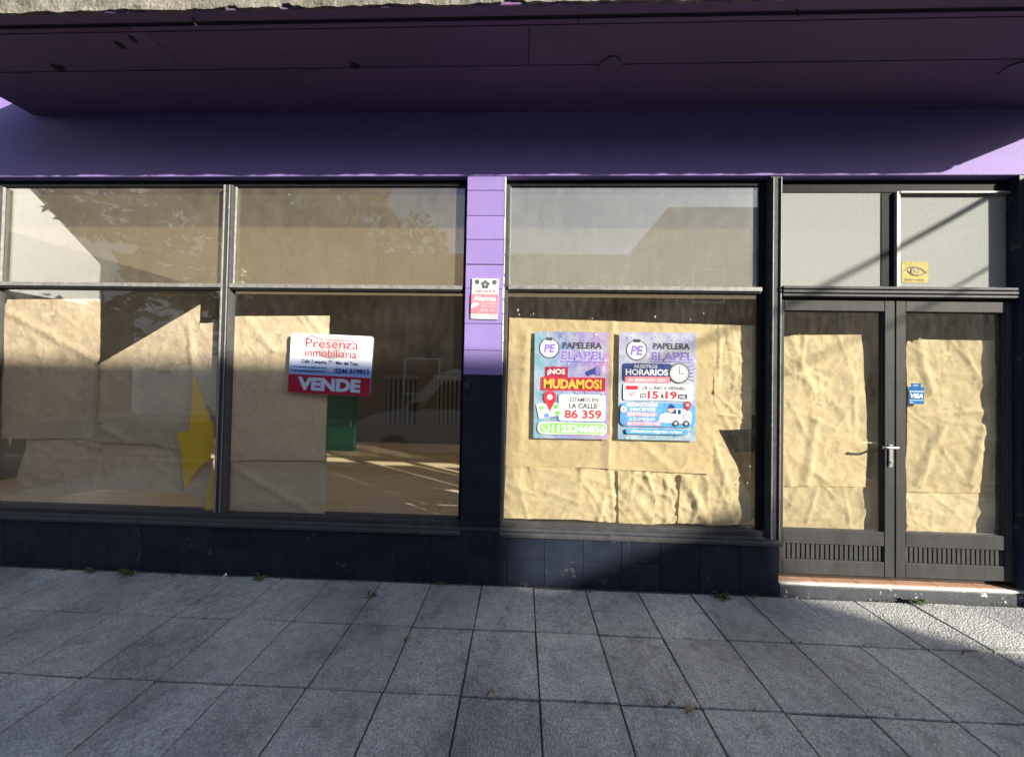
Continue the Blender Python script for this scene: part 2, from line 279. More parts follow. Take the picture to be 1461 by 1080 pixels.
# ------------------------------------------------------------------ builders
class MB:
    def __init__(s): s.bm = bmesh.new()
    def box(s, x0, x1, y0, y1, z0, z1, bev=0.0):
        r = bmesh.ops.create_cube(s.bm, size=1.0); vs = r['verts']
        for v in vs: v.co = Vector(((x0 + x1) / 2 + v.co.x * (x1 - x0), (y0 + y1) / 2 + v.co.y * (y1 - y0), (z0 + z1) / 2 + v.co.z * (z1 - z0)))
        if bev:
            es = list({e for v in vs for e in v.link_edges})
            bmesh.ops.bevel(s.bm, geom=es, offset=bev, segments=1, affect='EDGES')
        return s
    def prism(s, pts, axis, a0, a1):
        """polygon pts (2-D) extruded along an axis between a0 and a1"""
        def P(p, a): return (a, p[0], p[1]) if axis == 'x' else ((p[0], a, p[1]) if axis == 'y' else (p[0], p[1], a))
        A = [s.bm.verts.new(P(p, a0)) for p in pts]; B = [s.bm.verts.new(P(p, a1)) for p in pts]
        s.bm.faces.new(A); s.bm.faces.new(B)
        for i in range(len(pts)): s.bm.faces.new((A[i], A[(i + 1) % len(pts)], B[(i + 1) % len(pts)], B[i]))
        return s
    def bar(s, p, q, w, d):
        """rectangular bar from p to q in the wall plane, width w, depth range d=(y0,y1)"""
        p, q = Vector(p), Vector(q); t = (q - p).normalized(); nrm = Vector((-t.z, 0, t.x)) * (w / 2)
        pts = [(p + nrm), (q + nrm), (q - nrm), (p - nrm)]
        return s.prism([(v.x, v.z) for v in pts], 'y', d[0], d[1])
    def tube(s, pts, r, n=8, cap=True):
        pts = [Vector(p) for p in pts]; rs = r if isinstance(r, (list, tuple)) else [r] * len(pts); rings = []
        for i, p in enumerate(pts):
            t = (pts[min(i + 1, len(pts) - 1)] - pts[max(i - 1, 0)]).normalized()
            u = t.orthogonal().normalized() if abs(t.z) > 0.9 else t.cross(Vector((0, 0, 1))).normalized(); v = t.cross(u)
            rings.append([s.bm.verts.new(p + (u * math.cos(k * 2 * math.pi / n) + v * math.sin(k * 2 * math.pi / n)) * rs[i]) for k in range(n)])
        for a, b in zip(rings, rings[1:]):
            for k in range(n): s.bm.faces.new((a[k], a[(k + 1) % n], b[(k + 1) % n], b[k]))
        if cap: s.bm.faces.new(rings[0][::-1]); s.bm.faces.new(rings[-1])
        return s
    def quad(s, a, b, c, d): s.bm.faces.new([s.bm.verts.new(p) for p in (a, b, c, d)]); return s
    def disc(s, c, r, axis, a0, a1, n=24):
        return s.prism([(c[0] + r * math.cos(k * 2 * math.pi / n), c[1] + r * math.sin(k * 2 * math.pi / n)) for k in range(n)], axis, a0, a1)
    def build(s, name, mat, parent=None, smooth=False, origin=None):
        bmesh.ops.recalc_face_normals(s.bm, faces=s.bm.faces)
        me = bpy.data.meshes.new(name); o = Vector((0, 0, 0)) if origin is None else Vector(origin)
        base = WORLD.get(parent.name, Vector((0, 0, 0))) if parent else Vector((0, 0, 0))
        for v in s.bm.verts: v.co -= o
        s.bm.to_mesh(me); s.bm.free(); me.materials.append(mat)
        if smooth:
            for p in me.polygons: p.use_smooth = True
        ob = bpy.data.objects.new(name, me); COL.objects.link(ob); ob.location = o - base
        if parent: ob.parent = parent
        WORLD[ob.name] = o
        return ob
WORLD = {}
def tag(o, label=None, cat=None, group=None, kind=None):
    if label: o['label'] = label
    if cat: o['category'] = cat
    if group: o['group'] = group
    if kind: o['kind'] = kind
    return o
def empty(name, loc=(0, 0, 0)):
    o = bpy.data.objects.new(name, None); COL.objects.link(o); o.location = loc; o.empty_display_size = 0.2; WORLD[o.name] = Vector(loc); return o
def inst(src, name, loc, parent):
    o = bpy.data.objects.new(name, src.data); COL.objects.link(o); o.parent = parent
    o.location = Vector(loc) - WORLD.get(parent.name, Vector((0, 0, 0))); return o

# ------------------------------------------------------------------ ground
PITCHX, PITCHY, JX, JY = 0.40, 0.4185, 0.12, -0.444
tag(MB().box(-400, 400, -400, 0.3, -0.6, -0.16).build('ground', M['asphalt']), kind='structure')
tag(MB().box(-60, 60, -8.3, -3.1, -0.156, -0.13).build('road', M['asphalt']), kind='structure')
pav = tag(MB().box(-60, 60, -2.95, 0.02, -0.15, -0.012).build('pavement', M['mortar']), kind='structure')
tag(MB().box(-60, 60, -3.1, -2.95, -0.15, 0.0, 0.012).build('kerb', M['kerb']), kind='structure')
tag(MB().box(-60, 60, -9.05, -8.3, -0.15, 0.0, 0.012).build('far_pavement', M['kerb']), kind='structure')
variants = []
g = 0.009
for k in range(5):                                   # five slab meshes with slightly broken arrises
    b = MB().box(-PITCHX / 2 + g / 2, PITCHX / 2 - g / 2, -PITCHY / 2 + g / 2, PITCHY / 2 - g / 2, -0.03, 0, 0.003)
    rr = random.Random(k)
    for v in b.bm.verts:
        if v.co.z > -0.02: v.co.x += rr.uniform(-.0012, .0012); v.co.y += rr.uniform(-.0012, .0012)
    variants.append(b)
slabs = []
for j in range(6):
    for i in range(-17, 17):
        cx, cy = JX + (i + 0.5) * PITCHX, JY + PITCHY / 2 - j * PITCHY
        if len(slabs) < 5:
            o = variants[len(slabs)].build('paving_slab', M['slab'], pav); slabs.append(o.data)
        else:
            o = bpy.data.objects.new('paving_slab', random.choice(slabs)); COL.objects.link(o); o.parent = pav
        o.location = (cx, cy, random.uniform(-0.004, 0.002)); o.rotation_euler = (random.uniform(-.007, .007), random.uniform(-.007, .007), random.uniform(-.007, .007))

# ------------------------------------------------------------------ the shop
shop = tag(empty('shop_building'), 'closed shop with lavender lintel, navy tiled base and papered windows', 'shop')
ZL = 3.237                                           # underside of the lintel
ZS = 3.757                                           # soffit
CX0, CX1, CYF = -4.15, 4.37, -0.71                   # canopy extent
# lintel and the wall above
MB().box(-9, 9, 0.0, 0.25, ZL, 4.0, 0.004).build('lintel_beam', M['lavender'], shop)
MB().box(-9, 9, 0.002, 0.25, 4.0, 4.3).build('upper_wall', M['lavender'], shop)
# canopy slab with formwork panels below
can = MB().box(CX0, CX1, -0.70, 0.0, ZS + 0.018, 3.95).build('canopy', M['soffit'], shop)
GY = -0.642
def soffit_panel(x0, x1, y0, y1, drop=0.0):
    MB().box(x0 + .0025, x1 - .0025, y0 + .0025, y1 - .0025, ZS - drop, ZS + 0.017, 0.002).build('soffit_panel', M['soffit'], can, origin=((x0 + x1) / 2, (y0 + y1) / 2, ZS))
s1 = -0.36
xs = [CX0, -2.42, 0.01, CX1]
for x0, x1 in zip(xs, xs[1:]): soffit_panel(x0, x1, -0.60, s1, 0.001 * (len(can.children) % 2))
xs = [CX0, CX1]
for x0, x1 in zip(xs, xs[1:]): soffit_panel(x0, x1, s1, -0.002, 0.0015 * (len(can.children) % 3))
xs = [CX0, -2.5, 0.3, CX1]
for x0, x1 in zip(xs, xs[1:]): soffit_panel(x0, x1, GY + .012, -0.60, 0.001)
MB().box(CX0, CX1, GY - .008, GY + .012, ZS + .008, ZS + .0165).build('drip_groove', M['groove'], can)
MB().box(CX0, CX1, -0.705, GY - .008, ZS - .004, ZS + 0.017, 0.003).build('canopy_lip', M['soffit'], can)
# rough rendered front edge of the canopy
b = MB(); nx, nz = 420, 10; x_0, x_1 = CX0 - .01, CX1 + .01; grid = []
for i in range(nx + 1):
    row = []
    x = x_0 + (x_1 - x_0) * i / nx
    low = ZS - .002 + 0.012 * noise.noise((x * 3.1, 0, 5)) + 0.010 * noise.noise((x * 13, 3, 1)) + (0.018 if noise.noise((x * 6.0, 9, 2)) > .35 else 0)
    for k in range(nz + 1):
        z = low + (3.96 - low) * k / nz
        y = CYF - .006 + 0.008 * noise.noise((x * 9, z * 9, 0)) + 0.005 * noise.noise((x * 34, z * 34, 4))
        row.append(b.bm.verts.new((x, y, z)))
    row.append(b.bm.verts.new((x, -0.70, 3.965)))
    row.insert(0, b.bm.verts.new((x, -0.70, low)))
    grid.append(row)
for a, c in zip(grid, grid[1:]):
    for k in range(len(a) - 1): b.bm.faces.new((a[k], c[k], c[k + 1], a[k + 1]))
b.build('rendered_edge', M['concrete'], can, smooth=False)
# marks on the soffit: knots, ceiling rose, hanging wire ends
for px, py, rx in ((83, 97, .05), (507, 95, .032), (190, 57, .018), (172, 66, .022)):
    p = atz(px, py, ZS - .003); b = MB(); pts = [(p.x + rx * (1 + .25 * random.uniform(-1, 1)) * math.cos(a * .5236), p.y + .022 * (1 + .3 * random.uniform(-1, 1)) * math.sin(a * .5236)) for a in range(12)]
    b.prism(pts, 'z', ZS - .0035, ZS + .001).build('soffit_hole', M['groove'], can)
p = atz(870, 96, ZS); MB().disc((p.x, p.y), .075, 'z', ZS - .012, ZS + .002, 28).build('ceiling_box_cover', M['soffit'], can)
for px, py, ln in ((275, 25, .05), (1137, 13, .035)):
    p = atz(px, py, ZS); MB().tube([(p.x, p.y, ZS + .01), (p.x + .006, p.y + .004, ZS - ln * .6), (p.x + .02, p.y + .01, ZS - ln)], .004, 6).build('wire_stub', M['cable'], can)
p = atz(1440, 92, ZS)
MB().tube([(p.x + .25, p.y - .03, ZS - .004), (p.x + .05, p.y - .03, ZS - .01), (p.x, p.y + .0, ZS - .012), (p.x - .01, p.y + .05, ZS - .02)], .005, 6).build('ceiling_cable', M['cable'], can)

# pillar: painted blocks above, navy tiles below
PX0, PX1 = -0.4633, -0.1521
pil = MB().box(PX0 + .004, PX1 - .004, 0.006, 0.26, 0.30, ZL).build('pillar', M['grout'], shop)
cuts = [ZL - .002] + [at(690, y).z for y in (272, 308, 342, 378, 412, 462, 500, 535)]
for i, (z1, z0) in enumerate(zip(cuts, cuts[1:])):
    gp = .0022 if i != 3 else .0016
    MB().box(PX0, PX1, -0.0005 * (i % 3), 0.2605, z0 + (.005 if i == 3 else .0015), z1 - .0015, .0025).build('pillar_block', M['lavender_block'], pil, origin=((PX0 + PX1) / 2, 0, (z0 + z1) / 2))
tz = [at(690, y).z for y in (535, 612, 688, 752)]
for i, (z1, z0) in enumerate(zip(tz, tz[1:])):
    MB().box(PX0, PX1, -0.003 - .0008 * (i % 2), 0.2605, z0 + .0015, z1 - .0015, .002).build('pillar_tile', M['navy'], pil, origin=((PX0 + PX1) / 2, 0, (z0 + z1) / 2))

# plinth with navy tiles
PZ = at(500, 750, 0).z                               # top of the plinth
PXR = at(1111, 800, 0).x
pl = MB().box(-9, PXR - .004, 0.008, 0.26, -0.14, PZ - .004).build('plinth', M['grout'], shop)
tw = 0.298; zmid = at(870, 803, 0).z
x = PXR
while x > -6.2:
    x0 = x - tw
    for z0, z1 in ((-0.012, zmid), (zmid, PZ)):
        MB().box(x0 + .0015, x - .0015, -0.002 + random.uniform(-.001, .0006), 0.02, z0 + .0015, z1 - .0015, .0018).build('plinth_tile', M['navy'], pl, origin=((x0 + x) / 2, 0, (z0 + z1) / 2))
    x = x0

# ---------------- display windows
YF0, YF1, YG = 0.025, 0.085, 0.062                   # frame front, frame back, glass front
ZT0, ZT1 = at(322, 413, YF0).z, at(322, 404.5, YF0).z  # transom bar
ZB = at(480, 738, YF0).z                             # glass bottom (left windows)
def hbar(name, mat, x0, x1, z0, z1, parent, y0=YF0, y1=YF1, bev=.003):
    return MB().box(x0, x1, y0, y1, z0, z1, bev).build(name, mat, parent)
def window(x0, x1, zb, zt, mull, mats_top, mats_low, label, trz, jr=.028):
    """fixed metal display window: outer rails, mullions, transom bars with glazing beads, one pane per light"""
    W = MB().box(x0, x1, YF0 + .025, YF1, zt - .05, zt, .003).build('display_window', M['frame_shade'], shop)
    W['label'] = label
    hbar('bottom_rail', M['frame'], x0, x1, zb - .035, zb, W)
    hbar('jamb', M['frame'], x0, x0 + .028, zb, zt - .05, W); hbar('jamb', M['frame_shade'], x1 - jr, x1, zb, zt - .05, W, YF0 + .025)
    edges = [x0 + .028]
    for m in mull:
        hbar('mullion', M['frame'], m - .032, m + .032, zb, zt - .05, W, YF0 - .004)
        MB().box(m - .036, m - .022, YF0 - .012, YF0 - .0042, zb + .01, zt - .055, .002).build('glazing_bead', M['frame_pale'], W)
        MB().box(m + .010, m + .018, YF0 - .010, YF0 - .0042, zb + .01, zt - .055, .002).build('glazing_bead', M['frame_pale'], W)
        edges += [m - .032, m + .032]
    edges.append(x1 - jr)
    for k in range(0, len(edges), 2):
        a, c = edges[k], edges[k + 1]
        hbar('transom_bar', M['frame'], a, c, trz[0], trz[1], W)
        MB().box(a + .002, c - .002, YF0 - .012, YF0 - .001, trz[0] + .012, trz[1] - .004, .003).build('glazing_bead', M['frame_pale'], W)
        MB().box(a + .002, a + .012, YG - .016, YG - .001, trz[1] + .002, zt - .052, .002).build('glazing_bead', M['frame_pale'], W)
        MB().box(a - .002, c + .002, YG, YG + .005, trz[1] - .004, zt - .046).build('pane', M[mats_top[k // 2]], W, origin=((a + c) / 2, YG, 2.7))
        MB().box(a - .002, c + .002, YG, YG + .005, zb - .004, trz[0] + .004).build('pane', M[mats_low[k // 2]], W, origin=((a + c) / 2, YG, 1.4))
    return W
XL = at(-16, 500, YF0).x - .01; XW = XL - 1.3
MX = at(317, 570, YF0).x
window(XW, PX0 - .001, ZB, ZL - .002, [XL, MX], ['beige_dust'] * 3, ['clear'] * 3, 'shop window left of the pillar with papered lower lights', (ZT0, ZT1))
X3R = at(1091, 580, YF0).x + .02
ZB3 = at(900, 752, YF0).z
window(PX1 + .001, X3R, ZB3, ZL - .002, [], ['grey_dust'], ['smeared'], 'two-light shop window covered with kraft paper and posters', (at(900, 417, YF0).z, at(900, 408, YF0).z), .05)
p, q = at(1071, 272, YG + .03), at(1079, 407, YG + .03)
MB().box(p.x, q.x, YG + .022, YG + .03, q.z, p.z).build('white_reveal_strip', M['plaster_white'], shop)
# wall left of the first window
MB().box(-9, XW - .002, 0.001, 0.25, PZ, ZL - .002).build('side_wall', M['lavender'], shop)
# sloped sills
for x0, x1, zb in ((XW, PX0 - .001, ZB - .036), (PX1 + .001, PXR + .012, ZB3 - .036)):
    MB().prism([(-0.022, zb - .052), (-0.022, zb - .034), (0.03, zb - .001), (0.2, zb - .001), (0.2, zb - .052)], 'x', x0, x1).build('sill', M['frame'], shop)

# ---------------- entrance: post, fanlights, two doors
YD0 = 0.028
XP0, XP1 = X3R + .001, at(1112, 600, YF0).x
XD = at(1277.5, 620, YD0).x
XR = at(1446, 620, YD0).x
ZD1 = at(1277, 429, YD0).z; ZD0 = at(1277, 825, YD0).z
ent = MB().box(XP0, XP1, 0.008, 0.10, PZ - .06, ZL - .002, .003).build('entrance_frame', M['frame'], shop)
MB().box(XP0 + .012, XP0 + .022, -.002, .0075, PZ, ZL - .01, .002).build('frame_moulding', M['frame_pale'], ent)
MB().box(XP1 - .02, XP1 - .010, -.002, .0075, PZ, ZL - .01, .002).build('frame_moulding', M['frame_pale'], ent)
MB().box(XP1 - .09, XP1, 0.03, 0.10, ZD0, PZ - .061, .003).build('post_foot', M['frame'], ent)
MB().box(XR + .001, XR + .10, -.004, 0.12, ZD0 - .02, ZL - .002, .003).build('door_jamb', M['navy'], ent)
MB().box(XR + .101, 9, -.075, 0.25, -.1, ZL - .001).build('side_pier', M['navy'], shop)
# moulded transom over the doors
za, zb_ = at(1277, 425, 0).z, at(1277, 409, 0).z
MB().box(XP1 + .001, XR - .001, 0.0, 0.10, za, zb_, .003).build('door_transom', M['frame'], ent)
hh = zb_ - za
for k, (f0, f1, yy) in enumerate(((0.05, 0.28, -.006), (0.36, 0.62, -.011), (0.70, 0.95, -.015))):
    MB().box(XP1 - .006, XR - .002 - .01 * k, yy, -.0008, za + hh * f0, za + hh * f1, .003).build('transom_moulding', M['frame'], ent)
MB().box(XP1 + .001, XR - .001, 0.056, 0.10, ZL - .10, ZL - .003, .003).build('head_rail', M['frame_shade'], ent)  # lintel shade put into the rail colour
MB().box(XD - .075, XD + .035, 0.058, 0.10, zb_ + .001, ZL - .101, .003).build('fanlight_post', M['frame_shade'], ent)
MB().box(XD + .018, XD + .040, 0.036, 0.0575, zb_ + .001, ZL - .101, .003).build('post_bead', M['frame_pale'], ent)
for a, c, n_ in ((XP1, XD - .075, 0), (XD + .041, XR, 1)):
    MB().box(a + .001, a + .014, YG - .02, YG - .001, zb_ + .016, ZL - .102, .002).build('glazing_bead', M['frame_pale'], ent)
    MB().box(a + .001, c - .001, YG - .02, YG - .001, zb_ + .001, zb_ + .015, .002).build('glazing_bead', M['frame_pale'], ent)
    if n_: MB().box(a + .001, c - .001, YG - .03, YG - .001, ZL - .118, ZL - .102, .002).build('glazing_bead', M['frame_pale'], ent)
    MB().box(a - .002, c + .002, YG, YG + .005, zb_ - .002, ZL - .098).build('pane', M['white_film'], ent, origin=((a + c) / 2, YG, 2.8))
def door(x0, x1, hinge, label):
    sw = .075
    d = MB().box(x0, x0 + (sw if hinge == 'r' else .03), YD0, YD0 + .045, ZD0 + .006, ZD1, .003).build('door', M['door'], shop)
    d['label'] = label
    sl_, sr_ = (sw if hinge == 'r' else .03), (.05 if hinge == 'r' else sw)
    MB().box(x1 - sr_, x1, YD0, YD0 + .045, ZD0 + .006, ZD1, .003).build('stile', M['door'], d)
    a, c = x0 + sl_ + .0005, x1 - sr_ - .0005
    zr = [ZD1 - .085, at(1277, 760, YD0).z, at(1277, 780, YD0).z, at(1277, 803, YD0).z]
    MB().box(a, c, YD0 + .001, YD0 + .045, zr[0], ZD1 - .001, .003).build('top_rail', M['door'], d)
    MB().box(a, c, YD0 + .001, YD0 + .045, zr[2], zr[1], .003).build('lock_rail', M['door'], d)
    MB().box(a, c, YD0 + .001, YD0 + .045, ZD0 + .007, zr[3], .003).build('bottom_rail', M['door'], d)
    MB().box(a, c, YD0 + .03, YD0 + .04, zr[3], zr[2]).build('louvre_back', M['groove'], d)
    n = 21; st = (c - a) / n; first = None
    for k in range(n):
        xx = a + (k + .5) * st
        if first is None: first = MB().box(xx - st * .41, xx + st * .41, YD0 + .012, YD0 + .029, zr[3] + .001, zr[2] - .001, .003).build('slat', M['slat'], d, origin=(xx, YD0, zr[3]))
        else: inst(first, 'slat', (xx, YD0, zr[3]), d)
    MB().box(a - .003, c + .003, YD0 + .02, YD0 + .025, zr[1] - .004, zr[0] + .004).build('pane', M['smeared'], d, origin=((a + c) / 2, YD0, 1.5))
    for q in ((a, a + .008, zr[1], zr[0]), (c - .008, c, zr[1], zr[0])):
        MB().box(q[0], q[1], YD0 + .008, YD0 + .019, q[2], q[3], .002).build('glazing_bead', M['frame'], d)
    return d
dl = door(XP1 + .004, XD - .004, 'l', 'left door leaf with the lever handle')
dr = door(XD + .004, XR - .002, 'r', 'right door leaf')
# lever handle on the left leaf
hp = at(1270, 650, YD0)
MB().box(hp.x - .017, hp.x + .017, YD0 - .008, YD0 - .0005, hp.z - .085, hp.z + .085, .004).build('handle_plate', M['metal'], dl)
hz = at(1270, 637, YD0).z
MB().tube([(hp.x, YD0 - .006, hz), (hp.x, YD0 - .05, hz), (hp.x - .012, YD0 - .058, hz), (hp.x - .10, YD0 - .058, hz + .002), (hp.x - .112, YD0 - .05, hz)], .009, 10).build('handle', M['metal'], dl, smooth=True)
MB().disc((hp.x, hp.z - .045), .009, 'y', YD0 - .014, YD0 - .007, 14).build('lock_cylinder', M['metal'], dl)
# doorstep
SZ = at(1277, 836, 0).z; SX0, SX1 = PXR + .004, 6.0
stp = MB().box(SX0, SX1, 0.0, 0.24, -0.1, SZ - .022, .006).build('doorstep', M['step'], shop)
MB().box(SX0, SX1, -0.004, 0.022, SZ - .021, SZ - .003, .006).build('step_nosing', M['step_edge'], stp)
x = SX0
while x < SX1 - .05:
    x2 = min(x + .30, SX1)
    MB().box(x + .001, x2 - .001, 0.0225, 0.24, SZ - .0215, SZ - .002, .002).build('tread_tile', M['terracotta'], stp, origin=((x + x2) / 2, .1, SZ)); x = x2
MB().box(XP1, XR, YD0 + .046, .10, SZ - .001, ZD0 + .02).build('threshold', M['dark'], ent)

# ---------------- the room behind the glass
FZ, RY = 0.13, 4.5
MB().box(-7, 5.6, 0.26, RY, FZ - .1, FZ).build('shop_floor', M['floor'], shop)
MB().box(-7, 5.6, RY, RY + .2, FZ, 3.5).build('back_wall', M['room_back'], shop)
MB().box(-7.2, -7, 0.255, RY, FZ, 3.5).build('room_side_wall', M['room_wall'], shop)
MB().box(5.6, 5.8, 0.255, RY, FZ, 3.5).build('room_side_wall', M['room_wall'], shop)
cl = MB().box(-7.2, 5.8, 0.255, 0.6, 3.5, 3.7).build('ceiling', M['room_ceiling'], shop)
MB().box(-7.2, 5.8, .601, RY + .2, 3.50, 3.504).build('added_light_sheet', M['added_light_sheet'], cl)  # added translucent cover, lets sunlight in to brighten the room
for a, c in ((552, 592), (622, 657)):
    p, q = at(a, 540, RY - .03), at(c, 606, RY - .03)
    bw = MB().box(p.x, q.x, RY - .03, RY - .001, q.z, p.z).build('barred_opening', M['dark'], shop)
    n = 6
    for k in range(n):
        xx = p.x + (q.x - p.x) * (k + .5) / n
        MB().box(xx - .022, xx + .022, RY - .06, RY - .031, q.z, p.z).build('bar', M['white_bar'], bw)
    MB().box(p.x - .06, q.x + .06, RY - .05, RY - .001, p.z + .001, p.z + .07).build('lintel', M['white_bar'], bw)

# ------------------------------------------------------------------ kraft paper
def clip_grid(polys, Y, step=.014):
    """grid of small quads trimmed to convex outlines measured on the plane Y"""
    out = bmesh.new()
    for poly in polys:
        P = [at(x, y, Y) for x, y in poly]; P = [(p.x, p.z) for p in P]
        ar = sum(P[i][0] * P[(i + 1) % len(P)][1] - P[(i + 1) % len(P)][0] * P[i][1] for i in range(len(P)))
        if ar < 0: P = P[::-1]
        x0, x1 = min(p[0] for p in P), max(p[0] for p in P); z0, z1 = min(p[1] for p in P), max(p[1] for p in P)
        nx, nz = max(2, int((x1 - x0) / step)), max(2, int((z1 - z0) / step))
        bm = bmesh.new(); vs = [[bm.verts.new((x0 + (x1 - x0) * i / nx, 0, z0 + (z1 - z0) * k / nz)) for k in range(nz + 1)] for i in range(nx + 1)]
        for i in range(nx):
            for k in range(nz): bm.faces.new((vs[i][k], vs[i + 1][k], vs[i + 1][k + 1], vs[i][k + 1]))
        for i in range(len(P)):
            a, c = P[i], P[(i + 1) % len(P)]; nrm = Vector((c[1] - a[1], 0, -(c[0] - a[0])))
            bmesh.ops.bisect_plane(bm, geom=bm.verts[:] + bm.edges[:] + bm.faces[:], plane_co=(a[0], 0, a[1]), plane_no=nrm, clear_outer=True, dist=1e-5)
        me = bpy.data.meshes.new('t'); bm.to_mesh(me); bm.free(); out.from_mesh(me); bpy.data.meshes.remove(me)
    bmesh.ops.remove_doubles(out, verts=out.verts, dist=1e-4)
    return out
PAPERS = []
def paper(polys, Y, label, seed, crum=1.0, folds=(), mat='kraft', lift=0.0, name='kraft_paper_sheet', cat='paper', group='kraft paper sheets taped inside the glass'):
    bm = clip_grid(polys, Y)
    xs = [v.co.x for v in bm.verts]; zs = [v.co.z for v in bm.verts]; cx, z0, z1 = sum(xs) / len(xs), min(zs), max(zs)
    rr = random.Random(seed)
    lines = []
    for _ in range(16):                               # random hand creases
        a = rr.uniform(0, math.pi); lines.append((math.cos(a), math.sin(a), rr.uniform(min(xs), max(xs)), rr.uniform(z0, z1), rr.uniform(.002, .006) * crum, rr.uniform(.06, .2)))
    F = [(at(*p, Y), at(*q, Y), d) for p, q, d in folds]
    for v in bm.verts:
        x, z = v.co.x, v.co.z; s = seed * 3.7
        wx = x + .03 * noise.noise((x * 5, z * 5, s)); wz = z + .03 * noise.noise((x * 5, z * 5, s + 9))
        y = .007 + .006 * noise.noise((wx * 2.2, wz * 1.7, s))
        rdg = 0.0; amp = 1.0; fq = 5.5
        for o in range(4):
            rdg += amp * (1 - abs(2 * noise.noise((wx * fq, wz * fq * .8, s + o * 7)))); amp *= .5; fq *= 2.1
        y -= .0034 * crum * rdg
        for ca, sa, lx, lz, d, wd in lines:
            t = abs((x - lx) * ca + (z - lz) * sa); u = abs(-(x - lx) * sa + (z - lz) * ca)
            if u < .35: y -= d * max(0, 1 - t / (wd * .16)) * (1 - u / .35)
        for p, q, d in F:
            ax = (q - p); L = ax.length; ax.normalize(); w_ = Vector((x, p.y, z)) - p; t = w_.dot(ax)
            if -.02 < t < L + .02: y -= d * max(0, 1 - abs((w_ - ax * t).length) / .05)
        y += lift * ((z1 - z) / (z1 - z0)) ** 2
        # ragged edge
        v.co.x += .002 * noise.noise((x * 40, z * 40, s)); v.co.z += .002 * noise.noise((x * 40, z * 40, s + 4))
        v.co.y = Y + max(-.008, y + .006)
    for v in bm.verts: v.co -= Vector((cx, Y, z0))
    me = bpy.data.meshes.new(name); bmesh.ops.recalc_face_normals(bm, faces=bm.faces); bm.to_mesh(me); bm.free(); me.materials.append(M[mat])
    for p in me.polygons: p.use_smooth = True
    o = bpy.data.objects.new(name, me); COL.objects.link(o); o.location = (cx, Y, z0)
    tag(o, label, cat, group); PAPERS.append(o); return o
YP = YG + .018
# first window
paper([[(8, 427), (144, 426), (147, 480), (150, 514), (140, 580), (140, 626), (0, 626), (4, 440)]], YP, 'kraft sheet with slanting crease, upper left of the leftmost window', 1, .8, [((10, 445), (140, 517), .012), ((142, 520), (139, 620), .012)], 'kraft_dull')
paper([[(143, 517), (284, 434), (283, 470), (275, 600), (262, 636), (122, 630), (125, 545)], [(284, 461), (309, 460), (306, 590), (276, 560), (278, 520)]], YP + .006, 'kraft sheet with long diagonal torn top beside the yellow board', 2, .9, [((268, 463), (277, 540), .01), ((145, 520), (141, 600), .012), ((146, 610), (180, 630), .012)], 'kraft_dull')
paper([[(44, 600), (142, 600), (146, 698), (75, 709), (14, 706), (30, 650)]], YP + .024, 'short kraft sheet at lower left of the leftmost window', 3, 1.2, [((90, 620), (142, 640), .012)], 'kraft_dull')
paper([[(136, 596), (205, 596), (268, 600), (268, 690), (262, 703), (146, 698)], [(262, 640), (304, 655), (303, 690), (294, 728), (266, 703)]], YP + .030, 'short kraft sheet curling at its lower right corner, under the diagonal sheet', 4, 1.5, [((230, 634), (258, 640), .015), ((263, 640), (266, 700), .015), ((270, 702), (303, 660), .012)], 'kraft_dull')
# second window
paper([[(331, 451), (470, 450), (466, 560), (463, 657), (321, 657)]], YP, 'tall kraft sheet behind the sale sign', 5, .7, [((350, 455), (390, 500), .008), ((440, 452), (470, 490), .008)], 'kraft_dull')
paper([[(319, 645), (465, 646), (463, 736), (317, 732)]], YP + .022, 'low kraft sheet under the sheet behind the sale sign', 6, .8, [((322, 662), (440, 728), .012), ((330, 720), (460, 715), .006)], 'kraft_dull')
# third window
paper([[(727, 453), (876, 458), (868, 669), (721, 665)]], YP, 'large kraft sheet behind the moving notice', 7, .75, [((752, 470), (742, 640), .006), ((875, 460), (868, 668), .008)])
paper([[(874, 458), (1026, 463), (1022, 560), (1018, 677), (868, 670)]], YP + .006, 'large kraft sheet behind the opening hours notice', 8, .9, [((900, 620), (960, 672), .006), ((874, 460), (868, 668), .008)])
paper([[(1022, 463), (1084, 465), (1084, 592), (1018, 592)], [(1018, 592), (1073, 592), (1073, 612), (1018, 614)]], YP + .012, 'narrow crumpled kraft strip at the right of the poster window', 9, 1.9, mat='kraft_crumpled')
paper([[(1016, 610), (1026, 614), (1050, 660), (1081, 738), (1060, 748), (1012, 751), (1008, 676)]], YP + .016, 'kraft flap with diagonal right edge at the foot of the poster window', 10, 1.4, [((1020, 650), (1060, 745), .008)], mat='kraft_crumpled')
paper([[(722, 664), (828, 668), (829, 742), (718, 740)]], YP + .003, 'leftmost low kraft sheet under the moving notice', 11, 1.3, mat='kraft_crumpled')
paper([[(827, 668), (884, 671), (884, 746), (827, 742)]], YP + .018, 'second low kraft sheet in the row under the notices', 12, 1.5, mat='kraft_crumpled')
paper([[(882, 671), (936, 674), (934, 749), (883, 746)]], YP + .005, 'third low kraft sheet in the row under the notices', 13, 1.9, [((886, 690), (930, 740), .01)], mat='kraft_crumpled')
paper([[(934, 674), (973, 675), (968, 746), (933, 748)]], YP + .020, 'narrow fourth low kraft sheet in the row under the notices', 14, 1.6, mat='kraft_crumpled')
paper([[(972, 676), (1011, 678), (1016, 749), (967, 746)]], YP + .008, 'fifth low kraft sheet, folded open beside the diagonal flap', 15, 1.8, [((976, 680), (1010, 745), .018)], mat='kraft_crumpled')
